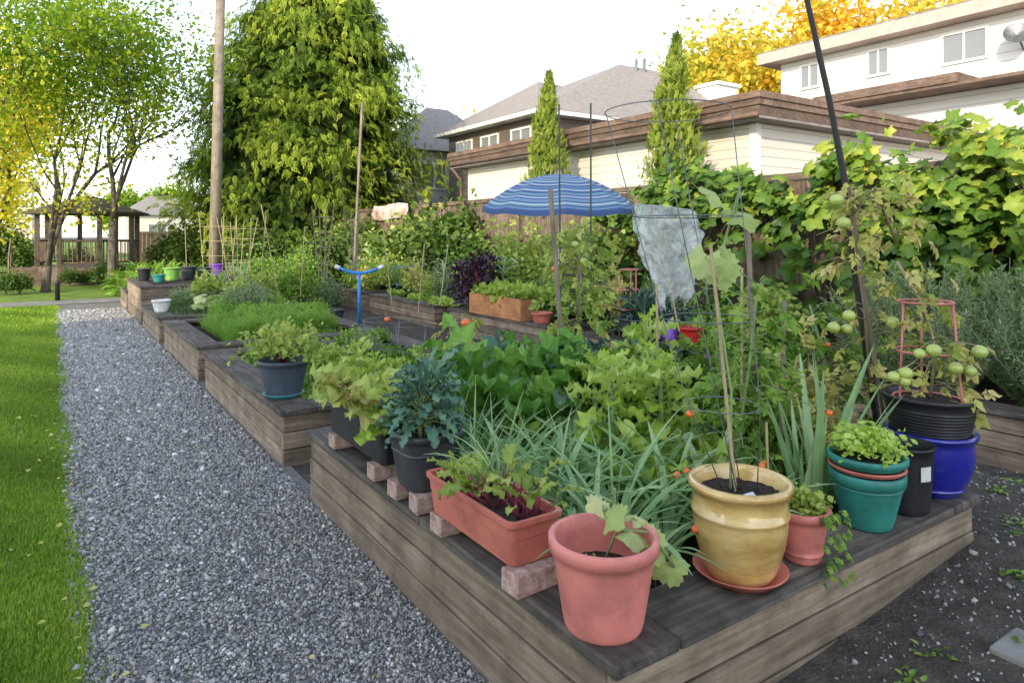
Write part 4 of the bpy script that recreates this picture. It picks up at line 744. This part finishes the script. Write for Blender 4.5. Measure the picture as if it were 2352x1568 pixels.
# ---------- deciduous trees
def grow(mb,p,d,L,r,dep,tips,up=.25,wob=.25):
    pts=[p];rs=[r];dd=d.copy();k=4
    for i in range(k):
        dd=(dd+Vector((R.gauss(0,wob),R.gauss(0,wob),R.gauss(0,wob*.5)+up*.3))*.45).normalized(); pts.append(pts[-1]+dd*L/k); rs.append(r*(1-.42*(i+1)/k))
    mb.tube(pts,rs,7 if r>.04 else 5)
    if dep==0: tips.append(pts[-1]); tips.append(pts[-2]); return
    if dep<=2: tips.append(pts[-1]); tips.append(pts[2])
    for i in range(3 if dep>1 else 2):
        a=R.random()*6.3; sp=R.uniform(.4,.85); sd=Vector((cos(a),sin(a),.15)); nd=(dd+sd*sp+Vector((0,0,up))).normalized(); b=pts[-1] if i==0 else pts[R.choice([2,3,4])]
        grow(mb,b,nd,L*R.uniform(.62,.85),rs[-1]*.78,dep-1,tips,up,wob)
def tree(name,label,q,p,stems,L,r,dep,per,spread,ls,mat,tb=.45,lean=.22,zf=None,trunk=.8,up=.25,low=0):
    o=thing(name,label,'tree',(q,p,0)); m=MB();tips=[]; t0=Vector((q,p,0)); t1=Vector((q+.05,p,trunk)); m.tube([t0-Vector((0,0,.1)),t0+Vector((0,0,.15)),t1],[r*1.9,r*1.4,r*1.3],10)
    for i in range(stems):
        a=2*pi*i/stems+.7; grow(m,t1-Vector((0,0,.1)),Vector((cos(a)*lean,sin(a)*lean,1)).normalized(),L,r*(1 if i==0 else .75),dep,tips,up)
    for i in range(low):
        a=R.random()*6.3; b=t1+Vector((cos(a)*.3,sin(a)*.3,R.uniform(1.2,3))); e=b+Vector((cos(a),sin(a),R.uniform(-.1,.5)))*R.uniform(.6,1.4); m.tube([b-Vector((cos(a)*.2,sin(a)*.2,.2)),b,e],[.02,.015,.006],5); tips+=[e,(b+e)/2]
    part(o,'trunk',m,['bark'],smooth=True)
    tp=np.array([tuple(t) for t in tips]); n=len(tp)*per; c=np.repeat(tp,per,0)+NR.normal(0,1,(n,3))*spread*np.array([1,1,.8]); A=NR.normal(0,1,(n,3))+np.array([0,0,-.5]); Z=NR.normal(0,.6,(n,3))+np.array([0,0,1])
    T=np.repeat(NR.uniform(-.2,.25,len(tp)),per)+tb+NR.normal(0,.1,n)
    if zf: T+=zf(c)
    s=ls*NR.uniform(.6,1.25,n); V,Fc,T=stamp(DIA,c,frames(A,Z),np.stack([s,s*.85,s],-1),np.clip(T,0,1)); obj('crown',npmesh('crown',V,Fc,T,[mat],off=(q,p,0)),o); return len(tips)
low_lit=lambda c:.4*(1-sm(3.0,7.0,c[:,2]))  # lower leaves tinted yellower: backlight put into the leaf colour
a1=at_z(105,672,0); tree('maple_tree','multi-stemmed maple with green and yellow leaves by gazebo',a1.x,a1.y,4,3.2,.09,3,38,.42,.13,'maple',.42,.16,low_lit,up=.22,low=4)
a2=at_d(255,640,21); tree('maple_tree','slim maple with sparse green leaves on lawn',a2.x,a2.y,3,2.7,.085,3,30,.34,.12,'maple',.38,.1,low_lit,trunk=2.2,up=.22,low=3)
a3=at_d(-80,640,19); tree('maple_tree','full maple crown overhanging the lawn edge',a3.x,a3.y,4,3.3,.1,3,42,.46,.13,'maple',.46,.22,low_lit,up=.2,low=4)
tree('maple_tree','golden maple glowing beyond the gazebo',-2.5,38,4,3.0,.15,3,60,.7,.2,'maple',.95,.3,trunk=1.0,low=10)
for (u,v,D,s,tb_,lb) in ((1590,400,48,4.2,.0,'big yellow-green autumn maple behind the houses'),(1990,300,44,5.4,.65,'bright orange maple above the white house roof'),(1150,430,60,3.4,.5,'distant orange maple behind the grey house'),(1720,380,46,4.5,.3,'yellow-orange maple behind the garage'),(2150,380,44,5.7,.6,'tall golden maple behind the white house'),(1860,380,46,4.9,.5,'golden autumn maple behind the white house')):
    b=at_d(u,540,D); tree('maple_tree',lb,b.x,b.y,4,s,.22,3,80,1.15,.38,'orange',tb_,.4,trunk=2.0)
for u,D,r in ((300,75,1),(350,80,1.1),(395,70,1)): 
    b=at_d(u,600,D); tree('broadleaf_tree','distant olive-green tree behind the houses',b.x,b.y,4,1.7,.2,3,50,.7,.4,'maple',.3,.4,trunk=1.2)
for u,v,D,s in ((735,520,20,1.0),(430,590,26,1.1),(390,600,27,.9),(470,560,25,1.2),(620,570,22,1.0),(900,520,21,.8),(180,610,30,.7),(20,600,32,1.2),(-20,600,30,1.3),(330,640,24,.35),(160,650,22.5,.35),(200,655,23,.3),(45,690,19.5,.35),(15,695,19.3,.35),(560,590,22,.9),(60,600,30,.9),(250,640,22,.5)):
    b=at_d(u,v,D); b.z=0; put('darkshrub',tuple(b),s)
for i in range(12): put('fern',(R.uniform(1.4,4.8),R.uniform(21.6,24),0),R.uniform(.9,1.5))
b=at_d(491,560,20); t=at_d(508,-80,20.5); b.z=0
o=thing('utility_pole','tall weathered wooden utility pole','pole',tuple(b)); part(o,'shaft',MB().tube([tuple(b),tuple(t)],[.165,.13],16),['pole'],smooth=True)
# ---------- gazebo
g=at_d(205,600,24.5); gx,gy=g.x,g.y; o=thing('gazebo','small wooden gazebo with mossy hipped roof','gazebo',(gx,gy,0)); hw=1.55
def rot4(x,y,a=.55): return gx+x*cos(a)-y*sin(a),gy+x*sin(a)+y*cos(a)
def oct_(r,z,n=8): return [(rot4(r*cos(2*pi*(k+.5)/n),r*sin(2*pi*(k+.5)/n)))+(z,) for k in range(n)]
m=MB(); m.add(oct_(hw*1.05,.0)+oct_(hw*1.05,.62),[(k,(k+1)%8,8+(k+1)%8,8+k) for k in range(8)]+[tuple(range(8,16))],t=.1); part(o,'deck',m,['fencex'])
for x,y,z in oct_(hw,0): part(o,'post',MB().box((x-.08,y-.08,.622),(x+.08,y+.08,2.5),t=.1),['fencez'],bevel=.01)
m=MB(); A1=oct_(hw*1.28,2.42);A2=oct_(hw*1.28,2.5);A3=oct_(hw*.3,3.0)
m.add(A1+A2+A3+[(gx,gy,3.15)],[(k,(k+1)%8,8+(k+1)%8,8+k) for k in range(8)]+[(8+k,8+(k+1)%8,16+(k+1)%8,16+k) for k in range(8)]+[(16+k,16+(k+1)%8,24) for k in range(8)]+[tuple(range(8))[::-1]]); part(o,'roof',m,['mossroof'])
P8=oct_(hw,0)
for k in range(8):
    a,b2=Vector(P8[k]),Vector(P8[(k+1)%8]); m=MB()
    if k==3: continue
    m.tube([a+Vector((0,0,1.5)),b2+Vector((0,0,1.5))],.035,4); m.tube([a+Vector((0,0,.75)),b2+Vector((0,0,.75))],.03,4)
    for j in range(1,9): c_=a.lerp(b2,j/9); m.tube([c_+Vector((0,0,.75)),c_+Vector((0,0,1.5))],.015,4)
    part(o,'railing',m,['fencez'])
sx0=at_d(85,640,22.6); m=MB()
for k in range(4): m.box((sx0.x-.7,sx0.y+k*.28,.0),(sx0.x+.6,sx0.y+k*.28+.26,.15*(k+1)))
part(o,'steps',m,['fencex'])
for dx in(-.75,.65): part(o,'stair_railing',MB().tube([(sx0.x+dx,sx0.y,.0),(sx0.x+dx,sx0.y,.95),(sx0.x+dx,sx0.y+1.3,1.55),(sx0.x+dx,sx0.y+1.3,.6)],.035,4),['fencez'])
lb=at_d(132,690,17.6); lb.z=0
o=thing('bollard_light','short dark garden bollard light by path','lamp',tuple(lb)); part(o,'post',MB().lathe([(.001,0),(.06,0),(.055,.45),(.075,.47),(.075,.5),(.001,.56)],tuple(lb),12),['black'],smooth=True)
# ---------- buildings
def window(par,x,p0,p1,z0,z1,face='q',mull=1):
    mp=(lambda a,d,z:(x-d,a,z)) if face=='q' else (lambda a,d,z:(a,x-d,z))
    def bx(mb,a0,a1,d0,d1,za,zb):
        A,B=mp(a0,d1,za),mp(a1,d0,zb); mb.box(tuple(map(min,A,B)),tuple(map(max,A,B)))
    wd=thing('window',None,None,(0,0,0)); wd.parent=par; wd.location=Vector(mp((p0+p1)/2,0,z0))-par.location
    f=MB();t=.07
    bx(f,p0-t,p1+t,.002,.06,z1,z1+t); bx(f,p0-t,p1+t,.002,.06,z0-t,z0); bx(f,p0-t,p0,.002,.055,z0,z1); bx(f,p1,p1+t,.002,.055,z0,z1)
    for k in range(mull): c_=p0+(p1-p0)*(k+1)/(mull+1); bx(f,c_-.025,c_+.025,.022,.05,z0,z1)
    part(wd,'frame',f,['trim']); gl=MB(); bx(gl,p0,p1,.002,.02,z0,z1); part(wd,'glass',gl,['glass'])
o=thing('garage','long white garage with brown timber fascia','garage',(9.9,7.3,0))
part(o,'wall',MB().box((9.9,7.3,0),(16.9,17,3.6)),['cream'])
part(o,'roof',MB().box((9.5,6.95,3.61),(17.3,17.35,3.65)).box((9.6,7.05,3.65),(17.2,17.25,4.0)),['shingle'])
m=MB();
for z0,z1,e in ((3.652,3.82,.0),(3.822,3.93,.03),(3.932,4.04,.06)):
    m.box((9.5-e,6.95-e,z0),(9.58,17.35+e,z1),t=R.random()); m.box((9.582,6.95-e,z0),(17.3,7.03,z1),t=R.random())
part(o,'fascia',m,['fascia']); 
part(o,'corner_trim',MB().box((9.87,7.27,0),(9.99,7.297,3.6)).box((9.87,7.3,0),(9.897,7.42,3.6)),['trim'])
part(o,'gutter',MB().tube([(9.46,6.95,3.66),(9.46,17.3,3.69)],.04,8).tube([(9.47,17.2,3.62),(9.8,17.25,3.3),(9.85,17.25,.1)],.04,8),['fascia'],smooth=True)
o=thing('white_house','two-storey white sided house with flat roof','house',(20.3,-4,0))
part(o,'wall',MB().box((20.3,-4,0),(30,14,7.4)),['white']); part(o,'roof',MB().box((19.7,-4.5,7.75),(30.5,14.5,7.8)),['conc']); part(o,'fascia',MB().box((19.7,-4.5,7.41),(30.5,14.5,7.748)),['creamtrim'])
for u0,u1,v0,v1 in ((1842,1880,152,200),(1997,2040,117,170),(2168,2265,75,138)):
    A=at_q(u0,v1,20.3);B=at_q(u1,v0,20.3); zc=at_q((u0+u1)/2,v1,20.3).z; window(o,20.3,min(A.y,B.y),max(A.y,B.y),zc,at_q((u0+u1)/2,v0,20.3).z,mull=1)
part(o,'porch_wall',MB().box((18.4,5.0,0),(20.29,10.6,5.19)),['white']); part(o,'porch_roof',MB().box((17.5,4.4,5.2),(20.28,11.0,5.28)).box((17.45,7.4,5.282),(20.285,11.05,5.5)),['fascia'])
sd_=at_q(2345,85,20.1); sdh=thing('satellite_dish','grey satellite dish fixed on the white wall','satellite dish',tuple(sd_)); m=MB().lathe([(.001,0),(.17,.03),(.3,.1)],(0,0,0),20); rq=Vector((-.8,-.4,.4)).to_track_quat('Z','Y').to_matrix(); m.v=[tuple(rq@Vector(v)+sd_-Vector((.25,0,0))) for v in m.v]; part(sdh,'dish',m,['wire'],smooth=True); part(sdh,'arm',MB().tube([sd_+Vector((.19,0,-.3)),sd_-Vector((.2,0,0))],.03,6),['wire'])
def hip(x0,x1,y0,y1,z0,z1,rx0,rx1,ym,ov=.5):
    m=MB(); x0-=ov;x1+=ov;y0-=ov;y1+=ov
    m.add([(x0,y0,z0),(x1,y0,z0),(x1,y1,z0),(x0,y1,z0),(rx0,ym,z1),(rx1,ym,z1)],[(0,1,5,4),(1,2,5),(2,3,4,5),(3,0,4),(3,2,1,0)]); return m
o=thing('grey_roofed_house','two-storey house with large grey hipped roof','house',(14.4,19.6,0))
part(o,'wall',MB().box((14.4,19.6,0),(28,26.4,5.95)),['tan']); part(o,'roof',hip(14.4,28,19.6,26.4,6.12,9.25,20.8,23.2,22.4),['shingle']); part(o,'side_roof',hip(14.41,21,19.61,26.39,6.125,8.25,17.2,18.8,23.6,.49),['shingle']); part(o,'eaves',MB().box((13.9,19.1,5.96),(28.5,26.9,6.11)),['trim'])
for y in (20.2,22.4,24.4): window(o,14.4,y,y+1.2,4.7,5.6)
m=MB(); 
for x,y,z in ((21.6,22.2,9.55),(22.1,22.2,9.65)): m.tube([(x,y,z-.7),(x,y,z)],.07,8)
part(o,'roof_vent',m,['wire']); part(o,'chimney',MB().box((24.9,20.4,5.0),(26.3,21.6,8.5)).box((24.8,20.3,8.5),(26.4,21.7,8.65)),['trim'])
part(o,'dormer',MB().box((16.4,20.2,6.3),(17.6,21.6,7.0)),['tan'])
o=thing('grey_house','grey two-storey house with gabled roof','house',(13.6,28.6,0)); part(o,'wall',MB().box((13.6,28.6,0),(19,34,5.6)),['greyhouse'])
part(o,'roof',hip(13.6,19,28.6,34,5.61,8.2,15.8,17,31.3),['shingle']); 
for y in(29.2,31.2): window(o,13.6,y,y+1.2,3.9,5.0)
window(o,28.6,14.2,15.4,3.9,5.0,'p'); part(o,'porch_roof',hip(12.3,13.5,28.6,33,3.2,3.9,12.8,13.2,31,.3),['shingle'])
b=at_d(360,560,68); o=thing('distant_house','distant beige house with brown gabled roof','house',(b.x,b.y,0)); part(o,'wall',MB().box((b.x-3,b.y-3,0),(b.x+5,b.y+5,3.6)),['cream']); part(o,'roof',hip(b.x-3,b.x+5,b.y-3,b.y+5,3.61,6.0,b.x,b.x+2,b.y+1,.4),['shingle'])
window(o,b.y-3,b.x-1,b.x+.5,1.4,2.7,'p')
o=thing('distant_house','pale building beyond the lawn','house',(-14,56,0)); part(o,'wall',MB().box((-14,56,0),(-1.2,64,5)),['cream']); part(o,'roof',MB().box((-14.4,55.6,5.01),(-.8,64.4,5.3)),['shingle']); window(o,56,-5,-3.5,1.6,3,'p')
# unseen block, added out of view to throw shade over the garden
o=thing('shade_block','unseen pale block added to shade the garden','shade blocker',(-24,-24,0)); part(o,'wall',MB().box((-24,-24,0),(-14,.5,11.4)),['white']); part(o,'roof',MB().box((-24.5,-24.5,11.41),(-13.6,1.0,11.8)),['conc'])
